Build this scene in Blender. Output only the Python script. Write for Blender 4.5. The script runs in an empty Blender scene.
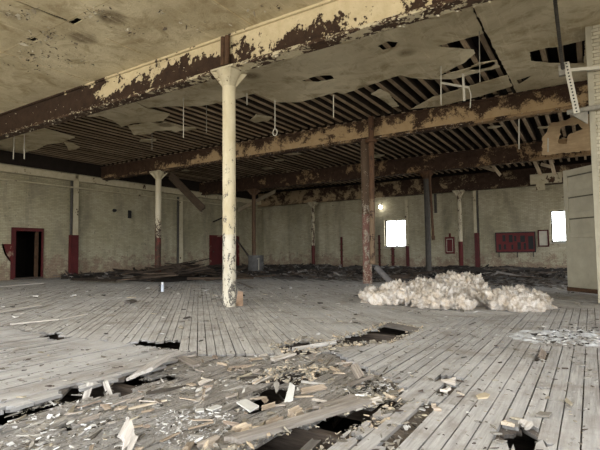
import bpy, bmesh, math, random
from mathutils import Vector, Matrix, noise
random.seed(11)
R = random.Random(5)
S = bpy.context.scene
COL = S.collection
PI = math.pi

# ------------------------------------------------------------------ camera
FPX, EYE = 456.0, 1.1
yaw, pit, rol = math.radians(32.45), math.radians(3.33), math.radians(0.63)
fw = Vector((-math.sin(yaw)*math.cos(pit), math.cos(yaw)*math.cos(pit), math.sin(pit)))
rt = Vector((math.cos(yaw), math.sin(yaw), 0)); up = rt.cross(fw)
r2 = rt*math.cos(rol) - up*math.sin(rol); u2 = rt*math.sin(rol) + up*math.cos(rol)
CAM = Vector((0, 0, EYE))
cd = bpy.data.cameras.new('camera'); co = bpy.data.objects.new('camera', cd); COL.objects.link(co)
cd.sensor_width = 36; cd.lens = FPX/600*36; cd.clip_start = .05; cd.clip_end = 300
co.matrix_world = Matrix(((r2.x, u2.x, -fw.x, 0), (r2.y, u2.y, -fw.y, 0), (r2.z, u2.z, -fw.z, EYE), (0, 0, 0, 1)))
S.camera = co
def ray(x, y): return fw + r2*((x-300)/FPX) - u2*((y-225)/FPX)
def W(x, y, z=0.0):
    d = ray(x, y); return CAM + d*((z-EYE)/d.z)
def WY(x, y, Y):
    d = ray(x, y); return CAM + d*(Y/d.y)
def WX(x, y, X):
    d = ray(x, y); return CAM + d*(X/d.x)

# ------------------------------------------------------------------ tree of objects
def tag(o, label=None, cat=None, group=None, kind=None):
    if label: o['label'] = label
    if cat: o['category'] = cat
    if group: o['group'] = group
    if kind: o['kind'] = kind
    return o
def thing(name, label, cat, loc=(0, 0, 0), group=None, rz=0):
    o = bpy.data.objects.new(name, None); COL.objects.link(o); o.location = loc; o.rotation_euler.z = rz
    o.empty_display_size = .2
    return tag(o, label, cat, group, 'thing')
def n2(seed, x, y, z=0.0):
    return noise.noise(Vector((x+seed*17.3, y-seed*9.1, z+seed*3.7)))

class MB:
    def __init__(s): s.v = []; s.f = []; s.c = []; s.m = []; s.slot = 0
    def add(s, vs, fs, col=(1, 1, 1)):
        b = len(s.v); s.v += [tuple(v) for v in vs]
        for f in fs: s.f.append([b+i for i in f]); s.c.append(col); s.m.append(s.slot)
        return s
    def box(s, lo, hi, col=(1, 1, 1), M=None):
        x0, y0, z0 = lo; x1, y1, z1 = hi
        vs = [Vector(p) for p in ((x0,y0,z0),(x1,y0,z0),(x1,y1,z0),(x0,y1,z0),(x0,y0,z1),(x1,y0,z1),(x1,y1,z1),(x0,y1,z1))]
        if M: vs = [M @ v for v in vs]
        return s.add(vs, [(0,3,2,1),(4,5,6,7),(0,1,5,4),(1,2,6,5),(2,3,7,6),(3,0,4,7)], col)
    def tube(s, p0, p1, r0, r1=None, n=14, col=(1, 1, 1), cap=True, rings=1, wob=0, seed=1):
        p0, p1 = Vector(p0), Vector(p1); r1 = r0 if r1 is None else r1
        d = (p1-p0).normalized(); a = d.orthogonal().normalized(); b = d.cross(a)
        vs, fs = [], []
        for k in range(rings+1):
            t = k/rings; c = p0.lerp(p1, t); rr = r0+(r1-r0)*t
            for i in range(n):
                th = 2*PI*i/n; q = rr*(1+wob*n2(seed, math.cos(th)*1.5, math.sin(th)*1.5, t*9))
                vs.append(c+a*(q*math.cos(th))+b*(q*math.sin(th)))
        for k in range(rings):
            for i in range(n):
                j = (i+1) % n; fs.append((k*n+i, k*n+j, (k+1)*n+j, (k+1)*n+i))
        if cap: fs.append(tuple(range(n-1, -1, -1))); fs.append(tuple(rings*n+i for i in range(n)))
        return s.add(vs, fs, col)
    def path(s, pts, r, n=8, col=(1, 1, 1)):
        for a, b in zip(pts, pts[1:]): s.tube(a, b, r, n=n, col=col)
        return s
    def lathe(s, prof, c=(0, 0, 0), n=20, col=(1, 1, 1)):
        vs, fs = [], []
        for r, z in prof:
            for i in range(n):
                th = 2*PI*i/n; vs.append((c[0]+r*math.cos(th), c[1]+r*math.sin(th), c[2]+z))
        for k in range(len(prof)-1):
            for i in range(n):
                j = (i+1) % n; fs.append((k*n+i, k*n+j, (k+1)*n+j, (k+1)*n+i))
        fs.append(tuple(range(n-1, -1, -1))); fs.append(tuple((len(prof)-1)*n+i for i in range(n)))
        return s.add(vs, fs, col)
    def plate(s, poly, th, col=(1, 1, 1)):     # polygon of 3-d points (top face), given a thickness downward
        n = len(poly); top = [Vector(p) for p in poly]
        a = sum(((top[i].x*top[(i+1) % n].y-top[(i+1) % n].x*top[i].y) for i in range(n)))
        if a < 0: top.reverse()
        bot = [p-Vector((0, 0, th)) for p in top]
        fs = [tuple(range(n)), tuple(range(2*n-1, n-1, -1))]+[(i, n+i, n+(i+1) % n, (i+1) % n) for i in range(n)]
        return s.add(top+bot, fs, col)
    def build(s, name, mat, parent=None, smooth=False, bevel=0, off=(0, 0, 0)):
        me = bpy.data.meshes.new(name)
        o = Vector(off)
        me.from_pydata([tuple(Vector(v)-o) for v in s.v], [], s.f)
        ca = me.color_attributes.new('tint', 'FLOAT_COLOR', 'CORNER')
        buf = []
        for f, c in zip(s.f, s.c): buf += [c[0], c[1], c[2], 1.0]*len(f)
        ca.data.foreach_set('color', buf)
        for m in (mat if isinstance(mat, (list, tuple)) else [mat]): me.materials.append(m)
        me.polygons.foreach_set('material_index', s.m)
        if smooth: me.polygons.foreach_set('use_smooth', [True]*len(s.f))
        ob = bpy.data.objects.new(name, me); COL.objects.link(ob)
        if parent is not None: ob.parent = parent
        else: ob.location = o
        if smooth:
            m = ob.modifiers.new('edges', 'EDGE_SPLIT'); m.split_angle = math.radians(40)
        if bevel:
            m = ob.modifiers.new('bevel', 'BEVEL'); m.width = bevel; m.segments = 2; m.limit_method = 'ANGLE'
        return ob

# ------------------------------------------------------------------ materials
class NT:
    def __init__(s, name):
        s.mat = bpy.data.materials.new(name); s.mat.use_nodes = True
        s.t = s.mat.node_tree; s.t.nodes.clear()
        s.out = s.n('ShaderNodeOutputMaterial'); s.b = s.n('ShaderNodeBsdfPrincipled')
        s.l(s.b.outputs[0], s.out.inputs[0])
        s.geo = s.n('ShaderNodeNewGeometry'); s.tc = s.n('ShaderNodeTexCoord')
        s.P = s.geo.outputs['Position']; s.O = s.tc.outputs['Object']
    def n(s, k): return s.t.nodes.new(k)
    def l(s, a, b): s.t.links.new(a, b)
    def put(s, sock, v):
        if isinstance(v, bpy.types.NodeSocket): s.l(v, sock)
        elif isinstance(v, (tuple, list)) and len(v) == 3 and sock.type == 'RGBA': sock.default_value = (*v, 1)
        else: sock.default_value = v
    def map(s, v, sc=(1, 1, 1), rot=(0, 0, 0), loc=(0, 0, 0)):
        m = s.n('ShaderNodeMapping'); s.l(v, m.inputs[0]); m.inputs[1].default_value = loc
        m.inputs[2].default_value = rot; m.inputs[3].default_value = sc; return m.outputs[0]
    def noise(s, v, sc, det=5, rough=.6, dist=0):
        m = s.n('ShaderNodeTexNoise'); s.l(v, m.inputs['Vector']); m.inputs['Scale'].default_value = sc
        m.inputs['Detail'].default_value = det; m.inputs['Roughness'].default_value = rough
        m.inputs['Distortion'].default_value = dist; return m.outputs['Fac']
    def vor(s, v, sc, feat='F1'):
        m = s.n('ShaderNodeTexVoronoi'); m.feature = feat; s.l(v, m.inputs['Vector']); m.inputs['Scale'].default_value = sc; return m
    def ramp(s, f, a, b, c0=0.0, c1=1.0):
        m = s.n('ShaderNodeMapRange'); m.clamp = True; s.l(f, m.inputs[0])
        for i, v in enumerate((a, b, c0, c1)): m.inputs[i+1].default_value = v
        return m.outputs[0]
    def math(s, op, a, b=0.0):
        m = s.n('ShaderNodeMath'); m.operation = op; s.put(m.inputs[0], a); s.put(m.inputs[1], b); return m.outputs[0]
    def mix(s, f, a, b, mode='MIX'):
        m = s.n('ShaderNodeMix'); m.data_type = 'RGBA'; m.blend_type = mode
        s.put(m.inputs[0], f); s.put(m.inputs[6], a); s.put(m.inputs[7], b); return m.outputs[2]
    def xyz(s, v):
        m = s.n('ShaderNodeSeparateXYZ'); s.l(v, m.inputs[0]); return m.outputs
    def tint(s):
        m = s.n('ShaderNodeAttribute'); m.attribute_name = 'tint'; return m.outputs['Color']
    def done(s, col, rough=.9, bump=None, strength=.4, dist=.01, metal=0, spec=.25):
        s.put(s.b.inputs['Base Color'], col); s.put(s.b.inputs['Roughness'], rough)
        s.b.inputs['Metallic'].default_value = metal; s.b.inputs['Specular IOR Level'].default_value = spec
        if bump is not None:
            m = s.n('ShaderNodeBump'); m.inputs['Strength'].default_value = strength; m.inputs['Distance'].default_value = dist
            s.l(bump, m.inputs['Height']); s.l(m.outputs[0], s.b.inputs['Normal'])
        return s.mat

def m_wood(name, a, b, gscale=(14, 14, 1.5), rough=.9, use_tint=True, world=False):
    t = NT(name); v = t.map(t.P if world else t.O, gscale)
    g = t.noise(v, 1.5, 6, .65); h = t.noise(t.P, 3.0, 5, .6)
    c = t.mix(t.ramp(g, .3, .7), a, b)
    c = t.mix(t.ramp(h, .35, .75, 0, .55), c, (b[0]*.45, b[1]*.42, b[2]*.4))
    if use_tint: c = t.mix(1.0, c, t.tint(), 'MULTIPLY')
    return t.done(c, rough, g, .5, .01)

def m_floor(name, ang, rot=False):
    t = NT(name)
    v = t.map(t.P, (1, 1, 1), (0, 0, ang)); v = t.map(v, (22, 1.3, 1))
    g = t.noise(v, 1.6, 7, .7)
    big = t.noise(t.P, .45, 5, .6, .4); med = t.noise(t.P, 2.2, 6, .68, .3); fine = t.noise(t.P, 26, 4, .7)
    c = t.mix(t.ramp(g, .3, .72), (.215, .21, .205), (.47, .466, .46))
    c = t.mix(1.0, c, t.tint(), 'MULTIPLY')
    c = t.mix(t.ramp(med, .48, .66, 0, .65), c, (.21, .18, .15))            # grime patches
    c = t.mix(t.ramp(big, .5, .64, 0, .5), c, (.54, .535, .53))            # plaster dust
    c = t.mix(t.ramp(fine, .62, .72, 0, .6), c, (.12, .10, .085))           # specks
    fine2 = t.noise(t.map(t.P, (1, 1, 1), (0, 0, 0), (7, 3, 0)), 18, 4, .7)
    c = t.mix(t.ramp(fine2, .64, .7, 0, .7), c, (.66, .64, .60))
    if rot:
        e = t.noise(t.map(t.P, (1.6, .7, 1)), 20, 7, .8, .4); e2 = t.noise(t.P, 55, 5, .75)
        c = t.mix(t.ramp(e, .53, .62, 0, .75), c, (.11, .09, .072)); c = t.mix(t.ramp(e2, .56, .66, 0, .7), c, (.45, .40, .34))
        return t.done(c, .95, t.math('ADD', e, e2), 1.0, .03)
    return t.done(c, .88, t.math('ADD', g, t.math('MULTIPLY', med, .6)), .55, .012)

def m_peel(name, paint, rust, bias=0.0, xg=None, zg=None, scale=1.1, chips=9, world=True, soft=.009):
    """Old paint scaling off brown steel; xg / zg = (a, b, at a, at b): how much paint is left along the beam and up it."""
    t = NT(name); P = t.P if world else t.O
    n1 = t.noise(P, scale, 9, .66, .3); n2_ = t.noise(t.map(P, (1, 1, 1), (0, 0, 0), (3, 5, 7)), chips, 6, .6, .2)
    s = t.math('ADD', t.math('MULTIPLY', n1, .75), t.math('MULTIPLY', n2_, .25))
    x, y, z = t.xyz(P)[:3]
    s = t.math('ADD', s, bias)
    for q in (xg if xg and isinstance(xg[0], tuple) else [xg] if xg else []): s = t.math('ADD', s, t.ramp(x, *q))
    if zg: s = t.math('ADD', s, t.ramp(z, *zg))
    mk = t.ramp(s, .506-soft, .506+soft)
    d = t.noise(P, 4, 6, .65); e = t.noise(P, 30, 4, .7)
    pc = t.mix(t.ramp(d, .35, .7, 0, .5), paint, (paint[0]*.62, paint[1]*.57, paint[2]*.48))
    pc = t.mix(t.ramp(e, .6, .72, 0, .6), pc, (paint[0]*.4, paint[1]*.34, paint[2]*.26))
    rc = t.mix(t.ramp(d, .3, .7), rust, (rust[0]*.4, rust[1]*.36, rust[2]*.34))
    rc = t.mix(t.ramp(e, .55, .7, 0, .4), rc, (rust[0]*1.7, rust[1]*1.5, rust[2]*1.3))
    c = t.mix(mk, rc, pc)
    h = t.math('ADD', t.math('MULTIPLY', mk, .6), t.math('MULTIPLY', e, .35))
    return t.done(c, .85, h, .7, .02)

def m_brick(name, axis, paint=(.42, .40, .31), bare=(.24, .13, .09), scale=1.0, wear=.0):
    t = NT(name)
    x, y, z = t.xyz(t.P)[:3]
    cb = t.n('ShaderNodeCombineXYZ'); t.l(y if axis == 'Y' else x, cb.inputs[0]); t.l(z, cb.inputs[1]); uv = cb.outputs[0]
    b = t.n('ShaderNodeTexBrick'); t.l(uv, b.inputs['Vector'])
    b.inputs['Scale'].default_value = 1; b.inputs['Brick Width'].default_value = .215*scale; b.inputs['Row Height'].default_value = .075*scale
    b.inputs['Mortar Size'].default_value = .007*scale; b.inputs['Mortar Smooth'].default_value = .6
    b.inputs['Color1'].default_value = (.8, .79, .77, 1); b.inputs['Color2'].default_value = (1, 1, 1, 1); b.inputs['Mortar'].default_value = (.58, .57, .54, 1)
    big = t.noise(t.P, .5, 5, .6, .3); med = t.noise(t.P, 2.4, 7, .7, .2); fine = t.noise(t.P, 11, 6, .7)
    streak = t.noise(t.map(t.P, (1.6, 1.6, .12)), 1.2, 5, .6)
    c = t.mix(t.ramp(big, .35, .65), paint, (paint[0]*.78, paint[1]*.78, paint[2]*.72))
    c = t.mix(t.ramp(streak, .5, .72, 0, .45), c, (paint[0]*.45, paint[1]*.45, paint[2]*.42))
    c = t.mix(1.0, c, b.outputs['Color'], 'MULTIPLY')
    sm_ = t.noise(t.map(t.P, (1, 1, .35), (0, 0, 0), (2, 7, 3)), .9, 7, .68, .5); c = t.mix(t.ramp(sm_, .5, .66, 0, .5), c, (.17, .155, .115))
    low = t.ramp(z, .1, 2.3, .13, -.09)                                     # paint lost low on the wall, from rising damp
    hi = t.ramp(z, 3.3, 5.0, 0.0, .05)
    s = t.math('ADD', t.math('ADD', t.math('MULTIPLY', med, .6), t.math('MULTIPLY', fine, .4)), t.math('ADD', low, hi))
    s = t.math('ADD', s, wear)
    mk = t.ramp(s, .56, .59)
    bc = t.mix(t.ramp(fine, .35, .65), bare, (.33, .26, .19)); bc = t.mix(1.0, bc, b.outputs['Color'], 'MULTIPLY')
    c = t.mix(t.math('MULTIPLY', mk, .75), c, bc)
    dk = t.noise(t.map(t.P, (1, 1, 1), (0, 0, 0), (9, 2, 4)), 7, 6, .75)
    c = t.mix(t.ramp(dk, .63, .67, 0, .85), c, (.06, .055, .045))
    h = t.math('SUBTRACT', t.math('ADD', b.outputs['Fac'] if False else t.math('MULTIPLY', b.outputs['Fac'], -1), t.math('MULTIPLY', fine, .5)), t.math('MULTIPLY', mk, .5))
    return t.done(c, .85, h, .9, .02)

def m_ceiling(name, paint, stain=.0):
    t = NT(name)
    big = t.noise(t.P, .55, 6, .62, .5); med = t.noise(t.P, 1.5, 8, .7, .8); fine = t.noise(t.P, 14, 6, .75)
    c = t.mix(t.ramp(big, .36, .64), paint, (paint[0]*.66, paint[1]*.63, paint[2]*.58))
    c = t.mix(t.ramp(med, .5-stain, .66-stain, 0, .75), c, (paint[0]*.42, paint[1]*.36, paint[2]*.27))
    vo = t.vor(t.map(t.P, (1, 1, 1), (0, 0, 0), (.4, .2, 0)), .62); wob = t.math('ADD', vo.outputs['Distance'], t.math('MULTIPLY', fine, .05))
    ring = t.ramp(wob, .24, .15)
    c = t.mix(t.math('MULTIPLY', ring, t.ramp(fine, .3, .6, .45, .95)), c, (.15, .11, .06))
    c = t.mix(t.ramp(fine, .6, .68, 0, .55), c, (.15, .115, .075))
    st = t.noise(t.map(t.P, (9, .8, 1)), 1.3, 6, .7)
    c = t.mix(t.ramp(st, .55, .75, 0, .45), c, (paint[0]*1.25, paint[1]*1.25, paint[2]*1.25))
    lt = t.noise(t.map(t.P, (1, 1, 1), (0, 0, 0), (4, 8, 1)), 9, 7, .75)
    c = t.mix(t.ramp(lt, .66, .69, 0, .85), c, (.70, .64, .48))
    c = t.mix(1.0, c, t.tint(), 'MULTIPLY')
    return t.done(c, .85, t.math('ADD', med, t.math('MULTIPLY', lt, .9)), .8, .04)

def m_plain(name, col, rough=.7, var=.35, sc=5, metal=0, tint=False, bump=.3):
    t = NT(name); d = t.noise(t.P, sc, 6, .65); e = t.noise(t.P, sc*7, 4, .7)
    c = t.mix(t.ramp(d, .35, .7, 0, 1), col, tuple(k*(1-var) for k in col))
    c = t.mix(t.ramp(e, .6, .75, 0, var), c, tuple(k*.3 for k in col))
    if tint: c = t.mix(1.0, c, t.tint(), 'MULTIPLY')
    return t.done(c, rough, e, bump, .005, metal)

def m_two(name, upper, lower, zsplit, rust=(.10, .06, .035), chip=.0, zg=None, scale=5):
    """Painted post, one colour above zsplit (local height) and another below, chipped to dark iron."""
    t = NT(name); x, y, z = t.xyz(t.O)[:3]
    n1 = t.noise(t.map(t.P, (1, 1, .55)), scale, 8, .7, .2); n3 = t.noise(t.P, 22, 5, .7)
    s = t.math('ADD', t.math('ADD', t.math('MULTIPLY', n1, .65), t.math('MULTIPLY', n3, .35)), -chip)
    if zg: s = t.math('ADD', s, t.ramp(z, *zg))
    mk = t.ramp(s, .40, .425)
    sp = t.ramp(z, zsplit-.01, zsplit+.01)
    pc = t.mix(sp, lower, upper)
    d = t.noise(t.map(t.P, (1, 1, .35)), 3, 6, .65)
    pc = t.mix(t.ramp(d, .42, .72, 0, .6), pc, t.mix(1.0, pc, (.55, .46, .33), 'MULTIPLY'))
    rc = t.mix(t.ramp(n3, .35, .65), rust, tuple(k*.35 for k in rust))
    return t.done(t.mix(mk, rc, pc), .7, t.math('ADD', mk, t.math('MULTIPLY', n3, .5)), .5, .008)

CREAM = (.60, .54, .38)
M = {}
M['floor_y'] = m_floor('weathered_boards', 0)
M['floor_d'] = m_floor('weathered_diagonal_boards', math.radians(-45))
M['floor_m'] = m_floor('rotten_boards', 0, True)
M['brick_l'] = m_brick('painted_brick_side', 'Y', (.50, .455, .32))
M['brick_b'] = m_brick('painted_brick_end', 'X', (.53, .48, .35), wear=-.01)
M['brick_p'] = m_brick('white_painted_brick', 'X', (.52, .475, .36), wear=-.12)
M['ceil'] = m_ceiling('stained_ceiling_board', (.63, .55, .365))
M['ceil_d'] = m_ceiling('damp_ceiling_board', (.66, .585, .41), .01)
M['beam1'] = m_peel('peeling_beam_paint', (.55, .465, .295), (.048, .027, .015), -.05, ((-13.4, -10.6, -.2, .02), (-6.2, -3.2, .0, .085)), (5.2, 5.7, -.05, .08), 1.3, 10)
M['flange1'] = m_peel('peeling_flange_paint', (.5, .44, .3), (.075, .045, .026), -.06, (-14, -5, -.05, .07), None, 2.4)
M['beam2'] = m_peel('rusted_beam_paint', (.40, .285, .155), (.06, .033, .018), .0, (-19, -13, -.14, .02), (5.15, 5.66, .06, -.10), 1.7, 24, soft=.035)
M['beam3'] = m_peel('brown_beam_paint', (.30, .20, .105), (.052, .029, .017), -.035, (-6, 0, -.03, .07), None, 1.5, 22, soft=.03)
M['beam4'] = m_peel('end_beam_paint', (.33, .25, .15), (.055, .032, .02), -.02, (-21, -5, .05, -.05), None, 1.5, 20, soft=.03)
M['ledger'] = m_peel('cream_ledger_paint', (.50, .45, .32), (.10, .06, .035), .09, None, None, 1.8)
M['joist'] = m_wood('shaded_joist_wood', (.022, .015, .010), (.06, .042, .027), (14, 1.2, 14), world=True)  # near-black sides: the shade between joists is put into the colour
M['joist_under'] = m_wood('lit_joist_underside', (.16, .11, .068), (.44, .34, .22), (14, 1.2, 14), world=True)  # paler copy for undersides, painting in the light they catch
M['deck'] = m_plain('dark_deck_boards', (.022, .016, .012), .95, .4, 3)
M['dark'] = m_plain('black_earth', (.012, .011, .010), 1, .3, 3)
M['darkwood'] = m_wood('dark_damp_wood', (.022, .017, .013), (.11, .087, .07), (2, 24, 24))
M['wood'] = m_wood('broken_wood', (.40, .36, .32), (.92, .88, .83), (2.2, 34, 34))
M['chip'] = m_plain('splinters', (.95, .95, .95), .9, .35, 8, tint=True)
M['rust'] = m_plain('rusty_iron', (.10, .055, .03), .8, .6, 6)
M['iron'] = m_plain('dark_grey_iron', (.064, .057, .047), .6, .45, 4, .0)
M['greypipe'] = m_plain('grey_painted_pipe', (.15, .14, .135), .6, .35, 5)
M['red'] = m_plain('old_red_paint', (.085, .013, .013), .6, .4, 3)
M['redboard'] = m_plain('red_board_paint', (.13, .018, .018), .6, .3, 3)
M['redwall'] = m_peel('scaling_red_wall_paint', (.10, .017, .016), (.30, .21, .15), .07, None, None, 2.5, 8)
M['white'] = m_plain('chalky_white_paint', (.52, .49, .40), .8, .25, 4)
M['paper'] = m_plain('dirty_white_sheet', (.50, .49, .46), .8, .2, 6)
M['panel'] = m_plain('dull_cream_door_paint', (.36, .33, .245), .7, .22, 2.5)
M['groove'] = m_plain('dark_groove', (.10, .09, .065), .9, .3, 4)  # dark strip below each door rail
M['galv'] = m_plain('galvanised_steel', (.27, .25, .20), .6, .4, 6, .0)
M['black'] = m_plain('black_panel', (.02, .02, .02), .6, .3, 5)
M['plaster'] = m_plain('crumbled_plaster', (.52, .53, .54), .95, .45, 9, bump=.8)

def m_wool():
    t = NT('matted_wool')
    a = t.noise(t.P, 7, 8, .72, .6); b = t.noise(t.map(t.P, (1, 1, 2.2)), 38, 6, .75, 1.0)
    c = t.mix(t.ramp(a, .42, .6), (.86, .81, .75), (.66, .56, .44))
    c = t.mix(t.ramp(b, .5, .64, 0, .6), c, (.40, .27, .16))
    return t.done(c, 1, t.math('ADD', a, b), 1.0, .035)
M['wool'] = m_wool()
def m_glass():
    t = NT('dusty_window_glass'); tr = t.n('ShaderNodeBsdfTransparent'); gl = t.n('ShaderNodeBsdfGlossy'); gl.inputs[1].default_value = .1
    tr.inputs[0].default_value = (.94, .96, .96, 1); mx = t.n('ShaderNodeMixShader'); mx.inputs[0].default_value = .05
    t.l(tr.outputs[0], mx.inputs[1]); t.l(gl.outputs[0], mx.inputs[2]); t.l(mx.outputs[0], t.out.inputs[0]); return t.mat
M['glass'] = m_glass()
def m_lamp():
    t = NT('lit_bulb'); t.b.inputs['Base Color'].default_value = (1, 1, 1, 1)
    t.b.inputs['Emission Color'].default_value = (1, .97, .88, 1); t.b.inputs['Emission Strength'].default_value = 14; return t.mat
M['lamp'] = m_lamp()

# ------------------------------------------------------------------ plan of the hall
XL, XR, YB, YR = -21.8, 7.0, 28.9, -4.5
ZC = 5.75                       # underside of the ceiling boards
ROWS = (7.31, 14.65, 21.85, 28.25)
def inpoly(p, poly):
    x, y = p; c = False; n = len(poly); j = n-1
    for i in range(n):
        xi, yi = poly[i]; xj, yj = poly[j]
        if (yi > y) != (yj > y) and x < (xj-xi)*(y-yi)/(yj-yi)+xi: c = not c
        j = i
    return c
def FP(*pts): return [tuple(W(*p)[:2]) for p in pts]
class Zone:
    def __init__(s, poly):
        s.p = poly; s.x0 = min(q[0] for q in poly); s.x1 = max(q[0] for q in poly); s.y0 = min(q[1] for q in poly); s.y1 = max(q[1] for q in poly)
    def has(s, x, y): return s.x0 <= x <= s.x1 and s.y0 <= y <= s.y1 and inpoly((x, y), s.p)
    def rnd(s, r):
        while True:
            x = r.uniform(s.x0, s.x1); y = r.uniform(s.y0, s.y1)
            if inpoly((x, y), s.p): return x, y
HOLES = [Zone(z) for z in (
    FP((200, 462), (240, 441), (268, 430), (300, 419), (330, 409), (366, 401), (401, 397), (400, 404), (380, 417), (356, 431), (322, 450), (300, 470)),
    FP((264, 375), (281, 368), (300, 369), (322, 364), (314, 374), (298, 379), (280, 378)),
    FP((274, 345), (300, 339), (338, 342), (341, 335), (358, 333), (385, 323), (396, 323), (422, 329), (392, 343), (375, 341), (345, 345), (315, 349), (285, 350)),
    FP((127, 343), (142, 337), (158, 339), (181, 339), (182, 349), (155, 346)),
    FP((36, 336), (54, 330), (74, 336), (54, 341)),
    FP((55, 398), (61, 386), (78, 384), (77, 396)),
    FP((80, 394), (86, 381), (104, 381), (110, 392)),
    FP((108, 387), (113, 377), (122, 373), (135, 372), (138, 384), (124, 389)),
    FP((-16, 424), (-6, 408), (8, 404), (17, 409), (8, 420)),
    FP((14, 408), (60, 395), (62, 399), (16, 413)), FP((72, 390), (86, 386), (86, 391), (72, 395)), FP((134, 378), (162, 372), (162, 376), (134, 382)),
    FP((160, 376), (168, 370), (182, 371), (180, 376)),
    FP((50, 424), (58, 416), (72, 420), (64, 427)),
    FP((496, 440), (504, 431), (516, 428), (533, 427), (537, 456), (506, 452)),
)]
MISSING = [Zone(z) for z in (   # finish boards torn out, sub-floor showing
    FP((444, 376), (457, 378), (440, 395), (405, 432), (392, 452), (372, 452), (398, 428), (428, 392)),
    FP((357, 376), (372, 370), (400, 384), (398, 397), (366, 399), (340, 392)),
    FP((541, 352), (546, 350), (547, 366), (539, 366)),
    FP((548, 333), (556, 332), (556, 334), (548, 335)),
    FP((500, 347), (506, 346), (502, 357), (496, 357)),
)]
TOP = Zone(FP((-400, 300), (-100, 316), (0, 327), (60, 336), (128, 344), (182, 352), (272, 352), (330, 349), (392, 343), (424, 327), (470, 318), (560, 309), (640, 306), (900, 330), (900, 800), (300, 2000), (-900, 700)))
MESS = Zone(FP((-60, 425), (0, 411), (60, 391), (110, 379), (150, 371), (185, 353), (272, 352), (330, 350), (352, 362), (400, 384), (402, 399), (330, 409), (300, 419), (250, 437), (215, 452), (120, 520), (-60, 520)))
def jit(x, y, a): return (x+a*n2(3, x*4, y*4), y+a*n2(4, x*4, y*4))
def in_hole(x, y):
    x, y = jit(x, y, .09)
    return any(h.has(x, y) for h in HOLES)
def in_missing(x, y):
    return any(h.has(*jit(x, y, .03)) for h in MISSING)

def lay(mb, ang, width, ok, z, tint, x0, x1, y0, y1, jz, slot, longest):
    """boards of one direction laid over a rectangle wherever ok(x, y) holds; broken ends are ragged"""
    mb.slot = slot; r = random.Random(int(ang*100)+7)
    d = Vector((math.sin(ang), math.cos(ang))); e = Vector((math.cos(ang), -math.sin(ang)))
    cs = [Vector(c) for c in ((x0, y0), (x1, y0), (x0, y1), (x1, y1))]
    u0 = min(c.dot(e) for c in cs); u1 = max(c.dot(e) for c in cs); s0 = min(c.dot(d) for c in cs); s1 = max(c.dot(d) for c in cs)
    u = u0
    while u < u1:
        w = width; s = s0+r.uniform(0, 1.5); run = None; last = None; was = None
        end = s+r.uniform(.4, 1)*longest
        while s < s1:
            p = e*(u+w/2)+d*s; near = p.length < 9
            step = .045 if near else .22
            good = x0 <= p.x <= x1 and y0 <= p.y <= y1 and ok(p.x, p.y)
            mz = MESS.has(p.x, p.y) if slot == 0 else TOP.has(p.x, p.y); cut = s >= end or (was is not None and mz != was); was = mz
            if good and run is None: run = s
            if run is not None and ((not good) or cut):
                if s-run > .06:
                    n = 4 if near else 1; dz = r.gauss(0, jz); t0 = r.gauss(0, jz*.7); t1 = r.gauss(0, jz*.7)
                    g = r.uniform(.002, .0065); rag = .0 if cut else .07
                    a = [(u+g+(w-2*g)*k/n, run+(r.uniform(-1, 1)*.04 if last != 'cut' and near else .003)) for k in range(n+1)]
                    b = [(u+g+(w-2*g)*k/n, s-.003+(r.uniform(-1, 1)*rag if near else 0)) for k in range(n+1)]
                    vs = [];
                    for zz in (z, z-.024):
                        vs += [(*(e*q[0]+d*q[1]), zz+dz+t0) for q in a]+[(*(e*q[0]+d*q[1]), zz+dz+t1) for q in b]
                    m = n+1; h = 2*m
                    fs = []
                    for k in range(n):
                        fs += [(k, k+1, m+k+1, m+k)[::-1], (h+k, h+k+1, h+m+k+1, h+m+k), (k, k+1, h+k+1, h+k), (m+k, m+k+1, h+m+k+1, h+m+k)[::-1]]
                    fs += [(0, m, h+m, h)[::-1], (n, m+n, h+m+n, h+n)]
                    mid = e*u+d*((run+s)/2)
                    mb.slot = 2 if slot == 0 and MESS.has(mid.x, mid.y) else slot
                    if mb.slot == 2: vs = [(q[0], q[1], q[2]-.042) for q in vs]
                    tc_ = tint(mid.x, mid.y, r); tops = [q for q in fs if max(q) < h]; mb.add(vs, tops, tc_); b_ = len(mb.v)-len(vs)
                    for q in fs:
                        if max(q) >= h: mb.f.append([b_+i for i in q]); mb.c.append(tuple(.42*a for a in tc_)); mb.m.append(mb.slot)  # edges and undersides tinted darker to hold back the light on them
                run = None; last = 'cut' if cut else 'rag'
                if cut: end = s+r.uniform(.4, 1)*longest
                if good: run = s
            s += step
        u += w
def tint_top(x, y, r):
    k = r.uniform(.95, 1.2)
    if MESS.has(x, y): return (k*1.0, k*.95, k*.89)
    return (k, k*.99, k*.98)
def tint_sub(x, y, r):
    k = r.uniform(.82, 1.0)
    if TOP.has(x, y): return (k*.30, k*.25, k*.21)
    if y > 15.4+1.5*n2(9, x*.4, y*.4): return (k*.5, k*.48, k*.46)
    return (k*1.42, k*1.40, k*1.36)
fl = MB()
lay(fl, 0, .108, lambda x, y: TOP.has(x, y) and not in_hole(x, y) and not in_missing(x, y) and not (MESS.has(x, y) and n2(8, x*1.7, y*.9) > .36), 0, tint_top, XL, XR, YR, 16, .0022, 0, 4.2)
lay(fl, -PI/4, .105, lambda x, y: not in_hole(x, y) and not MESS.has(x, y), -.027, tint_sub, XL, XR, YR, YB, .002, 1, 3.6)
tag(fl.build('floor', [M['floor_y'], M['floor_d'], M['floor_m']]), kind='structure')
fj = MB()
y = YR+.2
while y < 13:
    fj.box((XL, y, -.40), (XR, y+.07, -.072), (1, 1, 1)); y += 1.15
tag(fj.build('floor_understructure', M['darkwood']), 'heavy dark floor joists seen in the holes', kind='structure')
g = MB(); g.box((XL-4, YR-1, -1.7), (XR+1, YB+1, -1.5)); tag(g.build('ground', M['dark']), kind='structure')

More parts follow.
